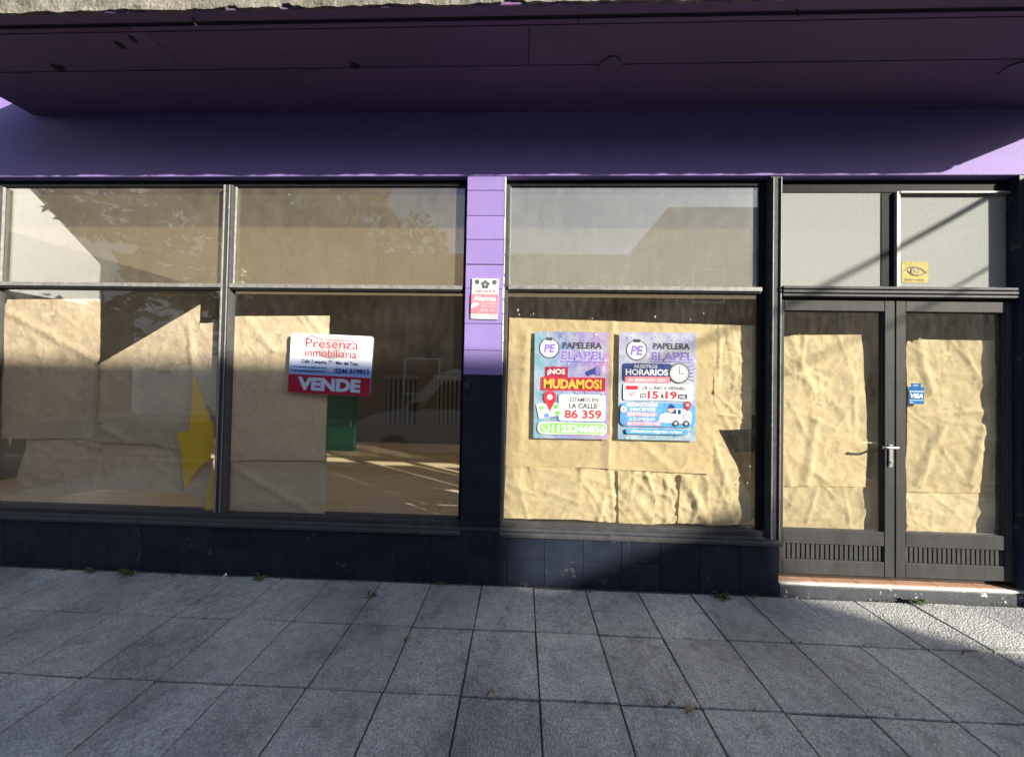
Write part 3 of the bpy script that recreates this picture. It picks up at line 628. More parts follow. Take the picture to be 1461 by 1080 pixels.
# doors
YQ = YD0 + .043
paper([[(1116, 481), (1135, 478), (1249, 477), (1246, 560), (1240, 640), (1243, 695), (1114, 694)]], YQ, 'tall crumpled kraft sheet in the left door', 16, 1.5, [((1130, 482), (1160, 560), .01), ((1165, 600), (1150, 690), .012)], group='kraft paper sheets on the doors', mat='kraft_crumpled')
paper([[(1114, 692), (1243, 694), (1243, 758), (1114, 756)]], YQ + .01, 'low kraft sheet at the foot of the left door', 17, 1.4, group='kraft paper sheets on the doors', mat='kraft_crumpled')
paper([[(1296, 487), (1315, 484), (1421, 486), (1424, 600), (1422, 704), (1295, 702)]], YQ, 'tall crumpled kraft sheet in the right door', 18, 1.5, [((1312, 487), (1330, 560), .01), ((1345, 610), (1310, 690), .014), ((1405, 610), (1385, 690), .012)], group='kraft paper sheets on the doors', mat='kraft_crumpled')
paper([[(1295, 702), (1423, 704), (1421, 764), (1295, 762)]], YQ + .01, 'low kraft sheet at the foot of the right door', 19, 1.4, group='kraft paper sheets on the doors', mat='kraft_crumpled')
# yellow boards
def plate(name, polys, Y0, tilt, th, mat, label, cat, group=None):
    b = MB(); A = None
    for poly in polys:
        P = [(at(x, y, Y0 + t)) for x, y, t in poly]
        F_ = [b.bm.verts.new(p) for p in P]; K = [b.bm.verts.new(p + Vector((0, th, 0))) for p in P]
        b.bm.faces.new(F_); b.bm.faces.new(K[::-1])
        for i in range(len(P)): b.bm.faces.new((F_[i], F_[(i + 1) % len(P)], K[(i + 1) % len(P)], K[i]))
    o = b.build(name, M[mat], None, origin=at(polys[0][0][0], polys[0][0][1], Y0)); return tag(o, label, cat, group)
plate('yellow_board', [[(275, 536, .0), (304, 606, .006), (305, 640, .006), (270, 640, 0), (271, 610, 0)], [(273, 612, -.001), (289, 622, -.004), (285, 664, -.002), (263, 697, .003), (258, 640, .0), (251, 620, .003)], [(289, 622, -.004), (304, 630, .006), (300, 655, .006), (283, 668, -.002)]], YG + .009, 0, .002, 'yellow', 'bright yellow folded board showing between torn kraft sheets', 'board')
plate('yellow_strip', [[(296, 690, 0), (304, 660, 0), (303, 733, 0), (292, 733, 0)]], YG + .012, 0, .002, 'yellow', 'narrow yellow corner at the foot of the mullion beside the curling kraft sheet', 'board')
plate('yellow_strip', [[(328, 470, .0), (331, 470, .0), (326, 640, 0), (321, 660, 0), (321, 600, 0)]], YG + .011, 0, .002, 'yellow', 'thin yellow strip beside the mullion, left of the tall kraft sheet', 'board')

# ------------------------------------------------------------------ signs and notices
def ink(name, c):
    """printing ink on paper that has cockled a little"""
    m, n, N, Lk = nodes(name)
    tc = N('TexCoord'); no = N('TexNoise'); no.inputs['Scale'].default_value = 7; no.inputs['Detail'].default_value = 4; Lk(tc.outputs['Object'], no.inputs[0])
    bp = N('Bump'); bp.inputs['Strength'].default_value = 0.55; bp.inputs['Distance'].default_value = 0.03; Lk(no.outputs[0], bp.inputs['Height'])
    b = N('BsdfPrincipled'); b.inputs['Base Color'].default_value = c4(c); b.inputs['Roughness'].default_value = 0.6; b.inputs['Specular IOR Level'].default_value = 0.04; Lk(bp.outputs[0], b.inputs['Normal'])
    o = N('OutputMaterial'); Lk(b.outputs[0], o.inputs[0]); return m
PR = dict(
 white=ink('print_white', (0.66, 0.67, 0.68)), ink=ink('print_ink', (0.045, 0.05, 0.06)), red=ink('print_red', (0.62, 0.035, 0.05)), crimson=ink('print_crimson', (0.33, 0.02, 0.05)),
 purple=ink('print_purple', (0.22, 0.16, 0.52)), orange=ink('print_orange', (0.86, 0.46, 0.06)), green=ink('print_green', (0.20, 0.50, 0.13)), blue=ink('print_blue', (0.09, 0.27, 0.55)),
 navy=ink('print_navy', (0.03, 0.05, 0.20)), pale=ink('print_pale', (0.46, 0.56, 0.74)), pink=ink('print_pink', (0.78, 0.20, 0.24)), grey=ink('print_grey', (0.10, 0.105, 0.105)), silver=ink('print_silver', (0.42, 0.44, 0.45)),
 yellow=ink('print_yellow', (0.34, 0.285, 0.085)), skin=ink('print_skin', (0.62, 0.36, 0.24)), visa=ink('print_visa', (0.012, 0.10, 0.27)))
class Print:
    """ink laid on a sheet: sheet units are picture units of the close-up, mapped to metres"""
    def __init__(s, w, h, W, H): s.k = W / w; s.kz = H / h; s.w, s.h = w, h; s.bms = {}; s.lay = 0
    def bm(s, c): return s.bms.setdefault(c, bmesh.new())
    def P(s, x, y, d): return Vector(((x - s.w / 2) * s.k, -d, (s.h / 2 - y) * s.kz))
    def nxt(s): s.lay += 1; return .0012 + s.lay * .00016
    def poly(s, c, pts):
        d = s.nxt(); b = s.bm(c); f = b.faces.new([b.verts.new(s.P(x, y, d)) for x, y in pts]); f.normal_update()
        if f.normal.y > 0: f.normal_flip()
    def rect(s, c, x0, y0, x1, y1, r=0, sk=0):
        if not r: pts = [(x0, y0 + sk), (x1, y0 - sk), (x1, y1 - sk), (x0, y1 + sk)]
        else:
            pts = []
            for cx, cy, a0 in ((x1 - r, y0 + r, -90), (x1 - r, y1 - r, 0), (x0 + r, y1 - r, 90), (x0 + r, y0 + r, 180)):
                for k in range(6): a = rad(a0 + 18 * k); pts.append((cx + r * math.cos(a), cy + r * math.sin(a)))
        s.poly(c, pts)
    def disc(s, c, x, y, r, ry=None): s.poly(c, [(x + r * math.cos(a * .2618), y + (ry or r) * math.sin(a * .2618)) for a in range(24)])
    def line(s, c, pts, w):
        for (x0, y0), (x1, y1) in zip(pts, pts[1:]):
            L = math.hypot(x1 - x0, y1 - y0); nx, ny = -(y1 - y0) / L * w / 2, (x1 - x0) / L * w / 2
            s.poly(c, [(x0 + nx, y0 + ny), (x1 + nx, y1 + ny), (x1 - nx, y1 - ny), (x0 - nx, y0 - ny)])
    def text(s, c, t, x0, y0, x1, y1, bold=.012, shear=0.0, rise=0.0):
        cu = bpy.data.curves.new('t', 'FONT'); cu.body = t; cu.size = 1; cu.offset = bold; cu.shear = shear; cu.resolution_u = 3; cu.fill_mode = 'FRONT'
        ob = bpy.data.objects.new('t', cu); COL.objects.link(ob)
        dg = bpy.context.evaluated_depsgraph_get(); me = bpy.data.meshes.new_from_object(ob.evaluated_get(dg))
        X = [v.co.x for v in me.vertices]; Yv = [v.co.y for v in me.vertices]
        if X:
            a, c_, e, f = min(X), max(X), min(Yv), max(Yv); d = s.nxt()
            for v in me.vertices:
                u = (v.co.x - a) / (c_ - a); q = (v.co.y - e) / (f - e); v.co = s.P(x0 + u * (x1 - x0), y1 + (y0 - y1) * q - rise * (u - .5), d)
            s.bm(c).from_mesh(me)
        bpy.data.objects.remove(ob); bpy.data.curves.remove(cu); bpy.data.meshes.remove(me)
    def done(s, parent):
        for c, b in s.bms.items():
            bmesh.ops.recalc_face_normals(b, faces=b.faces)
            for f in b.faces:
                if f.normal.y > 0: f.normal_flip()
            me = bpy.data.meshes.new('print'); b.to_mesh(me); b.free(); me.materials.append(PR[c])
            o = bpy.data.objects.new('lettering' if c in ('ink', 'white', 'navy') else 'print', me); COL.objects.link(o); o.parent = parent; o['kind'] = 'stuff'
def sheet(name, quad, Y, th, mat, label, cat, group=None, r=.0):
    tl, tr, br, bl = [at(x, y, Y) for x, y in quad]
    c = (tl + tr + br + bl) / 4; W = ((tr - tl).length + (br - bl).length) / 2; H = ((tl - bl).length + (tr - br).length) / 2
    b = MB(); rr = max(r, .0005); pts = []
    for cx, cz, a0 in ((W / 2 - rr, H / 2 - rr, 0), (-W / 2 + rr, H / 2 - rr, 90), (-W / 2 + rr, -H / 2 + rr, 180), (W / 2 - rr, -H / 2 + rr, 270)):
        for k in range(4): a = rad(a0 + 30 * k); pts.append((cx + rr * math.cos(a), cz + rr * math.sin(a)))
    o = b.prism(pts, 'y', 0, th).build(name, mat); o.location = c
    t = ((tr - tl).normalized() + (br - bl).normalized()); o.rotation_euler = (0, -math.atan2(t.z, t.x), 0)
    return tag(o, label, cat, group), W, H
# --- sale sign
sq = [(415, 475), (533, 480), (527, 566), (411, 559)]
sg, W, H = sheet('sale_sign', sq, YG - .012, .006, grad('sign_ground', [(0.0, (0.20, 0.30, 0.62)), (0.38, (0.28, 0.40, 0.74)), (0.62, (0.80, 0.81, 0.84))], 2, (-.21, .21)), 'white and blue sale sign with red VENDE band', 'sign', r=.02)
p = Print(1060, 765, W, H)
p.rect('crimson', 0, 530, 1060, 765, 22)
p.rect('crimson', 0, 530, 1060, 600)
p.disc('silver', 530, 160, 215, 150)
p.line('pink', [(195, 60), (268, 25), (420, 75)], 16); p.line('pink', [(455, 72), (830, 72), (700, 168)], 14)
p.text('red', 'Presenza', 200, 62, 880, 175, .0)
p.text('red', 'inmobiliaria', 200, 190, 862, 290, .0)
p.text('navy', 'Calle 2 esquina 77 / Mar del Tuyu', 160, 335, 890, 392, .02)
p.text('navy', 'm presenzaprop@gmail.com', 30, 415, 480, 445, .015)
p.text('navy', 'w www.presenzaprop.com.ar', 30, 470, 480, 505, .015)
p.disc('silver', 548, 455, 32); p.disc('pale', 548, 455, 24)
p.text('navy', '2246 519913', 595, 425, 1035, 490, .03)
p.text('pale', 'VENDE', 125, 560, 935, 728, .055)
p.done(sg)
# --- alarm sign on the pillar
aq = [(673, 397), (711, 398), (711, 456), (672, 455)]
sg, W, H = sheet('alarm_sign', aq, -.009, .006, PR['silver'], 'small red and white alarm sign on the lavender pillar', 'sign')
p = Print(355, 540, W, H)
p.rect('white', 12, 6, 345, 205)
p.disc('grey', 68, 48, 34); p.disc('grey', 296, 48, 34)
for k in range(5): p.disc('grey', 176 + 34 * math.sin(k * 1.2566), 82 - 34 * math.cos(k * 1.2566), 26)
p.disc('silver', 176, 82, 14)
p.text('red', 'verisure', 50, 135, 310, 190, .0)
p.rect('pink', 0, 212, 352, 462)
p.text('white', 'Alarma', 32, 232, 325, 298, .015)
p.poly('white', [(5, 360), (30, 322), (105, 328), (100, 352), (50, 382), (5, 400)])
p.text('white', 'con aviso a policia', 130, 322, 322, 342, 0); p.text('white', 'y central de alarmas', 130, 358, 322, 378, 0)
p.text('silver', '24 h', 120, 400, 310, 440, 0)
p.done(sg)
# --- moving notice
YN = YG + .0065
q1 = [(762, 473), (869, 474), (868, 627), (762, 625)]
sg, W, H = sheet('moving_notice', q1, YN, .001, grad('notice_ground', [(0.05, (0.22, 0.44, 0.56)), (0.35, (0.20, 0.28, 0.55)), (0.7, (0.32, 0.25, 0.55)), (1.0, (0.48, 0.30, 0.55))], 0, (-.27, .27), mixc=(0.46, 0.48, 0.60)), 'purple and blue notice reading NOS MUDAMOS with green phone bar', 'poster')
p = Print(596, 854, W, H)
def T(px): return px - 72
def U(py): return py - 78
p.disc('ink', T(190), U(210), 82); p.disc('white', T(190), U(210), 74); p.rect('ink', T(165), U(125), T(215), U(150), 8)
p.text('purple', 'PE', T(145), U(178), T(240), U(245), .04, .2)
p.text('ink', 'PAPELERA', T(298), U(162), T(612), U(212), .02)
p.text('white', 'ELAPEL', T(281), U(226), T(646), U(309), .05); p.text('purple', 'ELAPEL', T(285), U(230), T(640), U(304), .03); p.rect('purple', T(285), U(308), T(640), U(317))
p.rect('crimson', T(160), U(360), T(342), U(445), 6, -2); p.text('white', '¡NOS', T(178), U(376), T(318), U(430), .03)
p.poly('navy', [(T(480), U(400)), (T(540), U(370)), (T(585), U(345)), (T(600), U(425)), (T(545), U(415)), (T(500), U(430))]); p.disc('purple', T(580), U(385), 20, 40)
for k in range(4): p.line('white', [(T(612), U(360 + 14 * k)), (T(645), U(350 + 18 * k))], 5)
p.rect('red', T(128), U(442), T(640), U(548), 6, 3); p.rect('crimson', T(134), U(448), T(634), U(542), 6, 3); p.text('orange', 'MUDAMOS!', T(150), U(456), T(612), U(534), .035)
p.rect('blue', T(266), U(570), T(649), U(795), 28); p.rect('white', T(272), U(576), T(643), U(789), 24)
p.text('ink', 'ESTAMOS EN', T(358), U(604), T(582), U(636), .02); p.text('ink', 'LA CALLE', T(352), U(648), T(577), U(688), .025); p.text('red', '86 359', T(318), U(700), T(612), U(770), .03)
p.poly('white', [(T(90), U(662)), (T(260), U(645)), (T(292), U(742)), (T(115), U(778))])
for mx, my, c in ((110, 675, 'green'), (225, 665, 'green'), (150, 735, 'blue'), (240, 715, 'green'), (120, 715, 'pale'), (185, 700, 'pale')): p.poly(c, [(T(mx), U(my)), (T(mx + 38), U(my - 5)), (T(mx + 46), U(my + 25)), (T(mx + 8), U(my + 30))])
p.disc('red', T(200), U(602), 52); p.poly('red', [(T(152), U(620)), (T(248), U(620)), (T(200), U(715))]); p.disc('white', T(200), U(602), 22)
p.rect('white', T(104), U(800), T(655), U(896), 40); p.rect('green', T(110), U(806), T(650), U(890), 36)
p.disc('white', T(155), U(847), 46); p.disc('green', T(155), U(847), 38); p.line('white', [(T(138), U(828)), (T(146), U(852)), (T(172), U(868))], 12)
p.text('white', '1123246856', T(220), U(820), T(642), U(880), .03)
for k in range(26): p.disc(random.choice(['navy', 'white', 'pink', 'purple']), random.uniform(15, 580), random.choice([random.uniform(10, 60), random.uniform(245, 280), random.uniform(460, 500)]), random.uniform(3, 6))
p.done(sg)
# --- opening hours notice
q2 = [(883, 473), (994, 475), (993, 629), (882, 627)]
sg, W, H = sheet('hours_notice', q2, YN, .001, grad('hours_ground', [(0.0, (0.28, 0.46, 0.58)), (0.5, (0.46, 0.52, 0.62)), (1.0, (0.42, 0.40, 0.62))], 2, (-.39, .39), mixc=(0.58, 0.60, 0.64)), 'pale blue opening hours notice reading HORARIOS, right of the moving notice', 'poster')
p = Print(615, 870, W, H)
def T(px): return px - 750
def U(py): return py - 70
p.disc('ink', T(890), U(217), 84); p.disc('white', T(890), U(217), 76); p.rect('ink', T(862), U(130), T(918), U(156), 8)
p.text('purple', 'PE', T(838), U(182), T(945), U(258), .04, .2)
p.text('ink', 'PAPELERA', T(1022), U(158), T(1310), U(206), .02)
p.text('white', 'ELAPEL', T(1000), U(224), T(1345), U(304), .05); p.text('purple', 'ELAPEL', T(1005), U(228), T(1340), U(300), .03); p.rect('purple', T(1005), U(304), T(1340), U(312))
p.rect('navy', T(778), U(325), T(1170), U(470), 22); p.text('white', 'NUESTROS', T(875), U(335), T(1055), U(362), .02); p.text('white', 'HORARIOS', T(805), U(370), T(1140), U(420), .035)
p.rect('pink', T(800), U(430), T(1155), U(478), 8); p.text('white', 'de atención son:', T(820), U(436), T(1130), U(472), .01, .25)
p.disc('ink', T(1228), U(400), 82); p.disc('silver', T(1228), U(400), 74); p.disc('white', T(1228), U(400), 62); p.line('ink', [(T(1228), U(352)), (T(1228), U(400)), (T(1262), U(405))], 7)
for k in range(12): p.disc('ink', T(1228) + 54 * math.cos(k * .5236), U(400) + 54 * math.sin(k * .5236), 3.5)
for k in range(5): p.line('purple', [(T(1312), U(345 + 24 * k)), (T(1345), U(330 + 32 * k))], 6)
p.rect('pale', T(786), U(488), T(1338), U(622), 14); p.rect('white', T(790), U(492), T(1334), U(618), 12)
p.rect('silver', T(803), U(508), T(903), U(612), 8); p.rect('white', T(806), U(538), T(900), U(608), 6); p.rect('red', T(803), U(505), T(903), U(538), 8); p.line('red', [(T(832), U(566)), (T(850), U(585)), (T(880), U(552))], 8)
p.text('ink', 'DE LUNES A VIERNES', T(938), U(507), T(1272), U(535), .02)
p.rect('ink', T(920), U(568), T(968), U(602), 5); p.text('white', 'DE', T(927), U(575), T(961), U(595), .02); p.text('red', '15', T(980), U(545), T(1065), U(608), .035); p.text('ink', 'A', T(1080), U(564), T(1110), U(606), .025); p.text('red', '19', T(1120), U(545), T(1210), U(608), .035)
p.rect('ink', T(1220), U(568), T(1290), U(605), 5); p.text('white', 'HS.', T(1230), U(576), T(1280), U(598), .02)
p.rect('blue', T(763), U(640), T(1355), U(832), 50)
p.rect('white', T(815), U(645), T(1058), U(670), 6); p.text('navy', 'Y POR LA MAÑANA', T(822), U(649), T(1050), U(666), .015)
p.text('white', 'HACEMOS', T(845), U(680), T(1040), U(708), .03); p.rect('pink', T(815), U(718), T(1050), U(750), 6); p.text('white', 'ENTREGAS', T(825), U(722), T(1040), U(746), .02); p.text('white', 'A DOMICILIO', T(835), U(760), T(1035), U(785), .02)
p.rect('pink', T(815), U(795), T(1085), U(822), 6); p.text('white', 'SIN COSTO ADICIONAL', T(822), U(800), T(1078), U(817), .015)
p.disc('white', T(790), U(696), 24); p.disc('pink', T(790), U(696), 11)
p.poly('white', [(T(1065), U(785)), (T(1080), U(735)), (T(1130), U(715)), (T(1170), U(680)), (T(1290), U(690)), (T(1325), U(715)), (T(1320), U(800)), (T(1065), U(795))])
p.poly('navy', [(T(1130), U(715)), (T(1168), U(686)), (T(1205), U(690)), (T(1205), U(728))]); p.disc('skin', T(1162), U(690), 24); p.poly('navy', [(T(1135), U(682)), (T(1160), U(645)), (T(1192), U(665)), (T(1190), U(682))])
p.poly('navy', [(T(1215), U(690)), (T(1240), U(690)), (T(1240), U(728)), (T(1215), U(728))]); p.disc('purple', T(1280), U(745), 24); p.disc('white', T(1280), U(745), 17)
for wx in (1200, 1282): p.disc('ink', T(wx), U(800), 25); p.disc('silver', T(wx), U(800), 12)
p.disc('red', T(1292), U(652), 27); p.poly('red', [(T(1267), U(662)), (T(1317), U(662)), (T(1292), U(705))]); p.disc('white', T(1292), U(652), 11)
p.rect('blue', T(808), U(848), T(1298), U(892), 18); p.text('white', '¡Gracias por elegirnos siempre!', T(850), U(855), T(1260), U(886), .01, .25)
for k in range(22): p.disc(random.choice(['navy', 'purple', 'pale']), random.uniform(15, 600), random.choice([random.uniform(15, 60), random.uniform(780, 855)]), random.uniform(3, 6))
p.done(sg)
# --- stickers
sg, W, H = sheet('card_sticker', [(1297, 552), (1319, 552), (1318, 577), (1296, 576)], YD0 + .0175, .001, PR['visa'], 'small blue VISA card sticker on the right door', 'sticker')
p = Print(52, 58, W, H); p.rect('pale', 2, 14, 50, 17); p.text('white', 'VISA', 5, 22, 48, 38, .03, .2); p.rect('pale', 2, 44, 50, 46); p.text('white', 'Bs.', 4, 49, 16, 55, 0); p.rect('visa', 6, -12, 40, 1); p.text('pale', 'aqui', 14, -9, 30, 0, 0); p.done(sg)
sg, W, H = sheet('eye_sticker', [(1287, 373), (1325, 374), (1325, 404), (1286, 403)], YG - .0015, .001, PR['yellow'], 'faded yellow sticker with an eye drawing on the fanlight', 'sticker', r=.015)
p = Print(155, 120, W, H)
p.line('grey', [(12, 52), (35, 36), (75, 30), (110, 40), (140, 62)], 5); p.line('grey', [(30, 50), (50, 70), (80, 80), (115, 74), (140, 60)], 5); p.disc('grey', 74, 56, 24); p.disc('yellow', 74, 56, 18); p.disc('grey', 74, 56, 10); p.disc('yellow', 76, 54, 5); p.text('grey', 'alarma', 20, 96, 130, 108, 0); p.done(sg)

b = MB(); rr = random.Random(5)
for px, py, r_ in ((739, 443, 5), (741, 449, 4), (761, 448, 3), (757, 450, 2), (783, 428, 2), (1004, 447, 3), (1084, 452, 4), (1070, 665, 3), (1066, 689, 3), (845, 455, 3), (935, 452, 4), (985, 456, 3), (1443, 282, 3), (52, 470, 2), (84, 480, 2), (280, 437, 2), (1140, 478, 4), (1312, 484, 5)):
    q = at(px, py, YG - .0012); k = r_ * .0022
    pts = [(q.x + k * rr.uniform(.4, 1) * math.cos(a * .9), q.z + k * 1.5 * rr.uniform(.4, 1) * math.sin(a * .9)) for a in range(7)]; b.prism(pts, 'y', q.y - .0008, q.y)
tag(b.build('paint_fleck', M['kerb'], shop), kind='stuff')
b = MB(); z = 1.75
while z < ZL - .03:
    h = random.uniform(.05, .16); b.box(PX1 - random.uniform(.004, .012), PX1 + .0012, -.0032, .02, z, min(z + h, ZL - .01)); z += h + random.uniform(.0, .03)
tag(b.build('worn_arris', M['step_edge'], pil), kind='stuff')

# ------------------------------------------------------------------ small things on the pavement
def weed(px, py, r, n, label):
    q = atz(px, py, 0); b = MB(); rr = random.Random(px)
    for k in range(n):
        a = rr.uniform(0, 6.283); L = r * rr.uniform(.5, 1.1); e = rr.uniform(.25, 1.2); wd = L * rr.uniform(.08, .16)
        d = Vector((math.cos(a), -abs(math.sin(a)) if q.y > -.06 else math.sin(a), 0)); s_ = Vector((-d.y, d.x, 0)) * wd; o = q + Vector((rr.uniform(-.3, .3) * r, rr.uniform(-.15, 0) * r, 0))
        m1 = o + d * L * .5 + Vector((0, 0, L * .5 * e)); t = o + d * L + Vector((0, 0, L * .45 * e))
        v = [b.bm.verts.new(x) for x in (o - s_ * .3, o + s_ * .3, m1 + s_, m1 - s_, t)]
        b.bm.faces.new((v[0], v[1], v[2], v[3])); b.bm.faces.new((v[3], v[2], v[4]))
    tag(b.build('weed', M['weed'], None, origin=q), label, 'weed', 'weeds in the pavement joints')
for a in ((95, 813, .05, 12, 'small weed at the wall foot below the leftmost kraft sheets'), (187, 818, .08, 26, 'leafy weed at the wall foot under the diagonal kraft sheet'), (132, 815, .06, 16, 'low weed just left of the leafy weed under the first window'),
          (375, 825, .07, 20, 'weed at the wall foot under the low kraft sheet of the second window'), (250, 820, .035, 9, 'tiny weed at the wall foot below the mullion'), (528, 851, .05, 14, 'flat weed in the slab joint left of the pillar'), (630, 833, .05, 14, 'weed at the wall foot just left of the pillar'), (500, 830, .035, 9, 'tiny weed at the wall foot below the sale sign'),
          (840, 842, .035, 12, 'tiny weed in the joint below the moving notice'), (1028, 850, .08, 34, 'bushy weed at the wall foot below the diagonal kraft flap'), (1072, 850, .045, 14, 'small weed at the wall corner left of the doorstep'), (1303, 858, .075, 26, 'weed at the foot of the doorstep')): weed(*a)
b = MB(); rr = random.Random(12)
for k in range(420):
    x = rr.uniform(-5.5, 5); y = -abs(rr.gauss(0, .02)) - .004; r_ = rr.uniform(.0025, .008)
    if rr.random() < .25: y = JY - rr.randint(0, 2) * PITCHY + rr.gauss(0, .006)
    vs = [b.bm.verts.new((x + r_ * math.cos(a_ + rr.random()), y + r_ * math.sin(a_ + rr.random()), 0.0)) for a_ in (0, 2.1, 4.2)]; t_ = b.bm.verts.new((x, y, r_))
    for i_ in range(3): b.bm.faces.new((vs[i_], vs[(i_ + 1) % 3], t_))
tag(b.build('grit', M['mortar'], pav), kind='stuff')
def litter(name, px, py, L, wd, label, cat, mat='dry'):
    q = atz(px, py, 0); b = MB(); n = 8; top = []; a = random.uniform(-.4, .4)
    for k in range(n + 1):
        u = k / n * 2 - 1; h = wd * math.sqrt(max(0, 1 - u * u)) ; x = u * L
        y0 = .012 + .010 * math.sin(3 * u + 1)
        row = [(x, -h, y0 + .012), (x, 0, y0), (x, h, y0 + .014)]
        top.append([b.bm.verts.new(q + Vector((r_[0] * math.cos(a) - r_[1] * math.sin(a), r_[0] * math.sin(a) + r_[1] * math.cos(a), r_[2]))) for r_ in row])
    for r0, r1 in zip(top, top[1:]):
        for k in range(2): b.bm.faces.new((r0[k], r1[k], r1[k + 1], r0[k + 1]))
    tag(b.build(name, M[mat], None, origin=q), label, cat)
litter('dry_leaf', 986, 1016, .035, .016, 'pale curled dry leaf on the slabs in the foreground', 'leaf')
litter('dry_leaf', 958, 1008, .020, .009, 'darker dry leaf scrap left of the pale curled leaf', 'leaf')
litter('dry_leaf', 1377, 934, .03, .006, 'thin dry stalk on the slabs before the right door', 'twig')
litter('dry_leaf', 580, 915, .018, .008, 'small leaf scrap on the joint before the pillar', 'leaf')
litter('dry_leaf', 700, 992, .022, .006, 'short dry twig lying on a slab joint in the foreground', 'twig')
litter('paper_scrap', 321, 824, .012, .008, 'tiny white paper scrap at the wall foot', 'litter', 'plaster_white')

# ------------------------------------------------------------------ across the street (seen in the glass, shading the facade)
DS = 9.06
KX, KZ = math.tan(SUN_AZ), math.tan(SUN_EL) / math.cos(SUN_AZ)
def shade(px, py, D=DS):                              # point in the plane Y=-D whose shadow falls on this facade point
    p = at(px, py, 0); return p.x + KX * D, p.z + KZ * D
def house(name, x0, x1, d0, d1, h, mat, label, windows=(), roof=.12, poly=None):
    t = tag(empty(name, ((x0 + x1) / 2, -(d0 + d1) / 2, 0)), label, 'house')
    if poly: MB().prism(poly, 'y', -d1, -d0).build('wall', mat, t)
    else:
        MB().box(x0, x1, -d1, -d0, -.15, h - roof).build('wall', mat, t)
        MB().box(x0 - .0, x1 + .0, -d1 - .1, -d0 + .03, h - roof + .001, h).build('roof', M['rooftile'], t)
    for wx, wz, ww, wh in windows:
        wn = MB().box(wx, wx + ww, -d0 - .05, -d0 + .03, wz, wz + wh).build('window', M['plaster_white'], t)
        MB().box(wx + .07, wx + ww - .07, -d0 + .031, -d0 + .036, wz + .07, wz + wh - .07).build('pane', M['blind'], wn)
    return t
Ax1, Ah = shade(742, 600)[0], shade(690, 512)[1]
house('tall_house', 5.4, Ax1, DS, DS + 6, Ah, M['plaster_sand'], 'tall sand coloured house across the street, seen only in the glass', [(6.3, 4.6, 1.2, 1.3), (9.5, 4.6, 1.2, 1.3), (6.3, 1.0, 1.4, 1.5), (10, 0, .95, 2.1)])
house('low_house', -9.0, 5.38, DS, DS + 7, 6.4, M['plaster_grey'], 'low grey house across the street with a level roof line', [(-4.5, 1, 1.4, 1.4), (-1.2, 0, 1, 2.1), (1.6, 1, 1.5, 1.4)])
bx0, bz0 = shade(868, 838); bx1, bz1 = shade(1082, 722); cx1, _ = shade(1104, 735); ex, ez = shade(1150, 850)
zl = shade(1300, 905)[1] if False else KZ * DS - .36
zc = shade(800, 835)[1]
house('sloped_roof_house', Ax1 + .02, Ax1 + 22, DS, DS + 7, 6.5, M['plaster_grey'], 'grey house with a wedge shaped roof right of the tall house', [], poly=[(Ax1 + .02, -.15), (Ax1 + 22, -.15), (Ax1 + 22, zl), (cx1 + .25, zl), (cx1, bz1 + .05), (bx1, bz1), (bx0, bz0), (bx0 - .1, zc), (Ax1 + .02, zc)])
# white house further left with sunlit side wall
t = tag(empty('white_house', (-18, -8, 0)), 'white house with a sloping side wall across the street to the left', 'house')
MB().prism([(-4.0, 4.1), (-4.0, 10.4), (-6.4, 7.9), (-8.6, 5.6), (-10.1, 4.1)], 'x', -16.6, -16).build('gable_wall', M['plaster_white'], t)
MB().box(-34, -13.0, -14, -10.3, -.15, 12).build('wall', M['plaster_white'], t)
MB().box(-13.0, -9.0, -13, -12, -.15, 6.4).build('rear_wall', M['plaster_grey'], t)
MB().box(-16.0, -14.4, -6.9, -5.4, 9.0, 9.3).build('roof_beam', M['concrete'], t)
MB().box(-16.7, -15.9, -9.5, -3.9, -.15, 4.08).build('lower_wall', M['plaster_grey'], t)
# overhead cables and pole
pole = tag(empty('utility_pole', (10.1, -7.4, 0)), 'concrete utility pole across the street carrying cables', 'pole')
MB().tube([(10.1, -7.4, -.15), (10.1, -7.4, 6.4)], [.13, .09], 12).build('post', M['pole'], pole)
MB().box(9.7, 10.5, -7.45, -7.35, 6.05, 6.15).build('cross_arm', M['dark'], pole)
def cable(a, b_, r, label):
    a, b_ = Vector(a), Vector(b_); pts = [a.lerp(b_, k / 14) - Vector((0, 0, .10 * 4 * (k / 14) * (1 - k / 14))) for k in range(15)]
    tag(MB().tube(pts, r, 6).build('overhead_cable', M['cable'], None, origin=a), label, 'cable', 'cables running to the utility pole')
def cab(px0, py0, px1, py1, D0, D1):
    p, q = at(px0, py0, YG), at(px1, py1, YG); return (p.x + KX * (D0 + YG), -D0, p.z + KZ * (D0 + YG)), (q.x + KX * (D1 + YG), -D1, q.z + KZ * (D1 + YG))
a, b_ = cab(1470, 246, 860, 545, .75, 7.3); cable(a, b_, .022, 'thick black cable from the canopy to the pole, its shadow crossing both fanlights')
a, b_ = cab(1500, 325, 1040, 560, .75, 7.3); cable(a, b_, .012, 'thin black cable from the canopy to the pole, its shadow crossing the right fanlight')
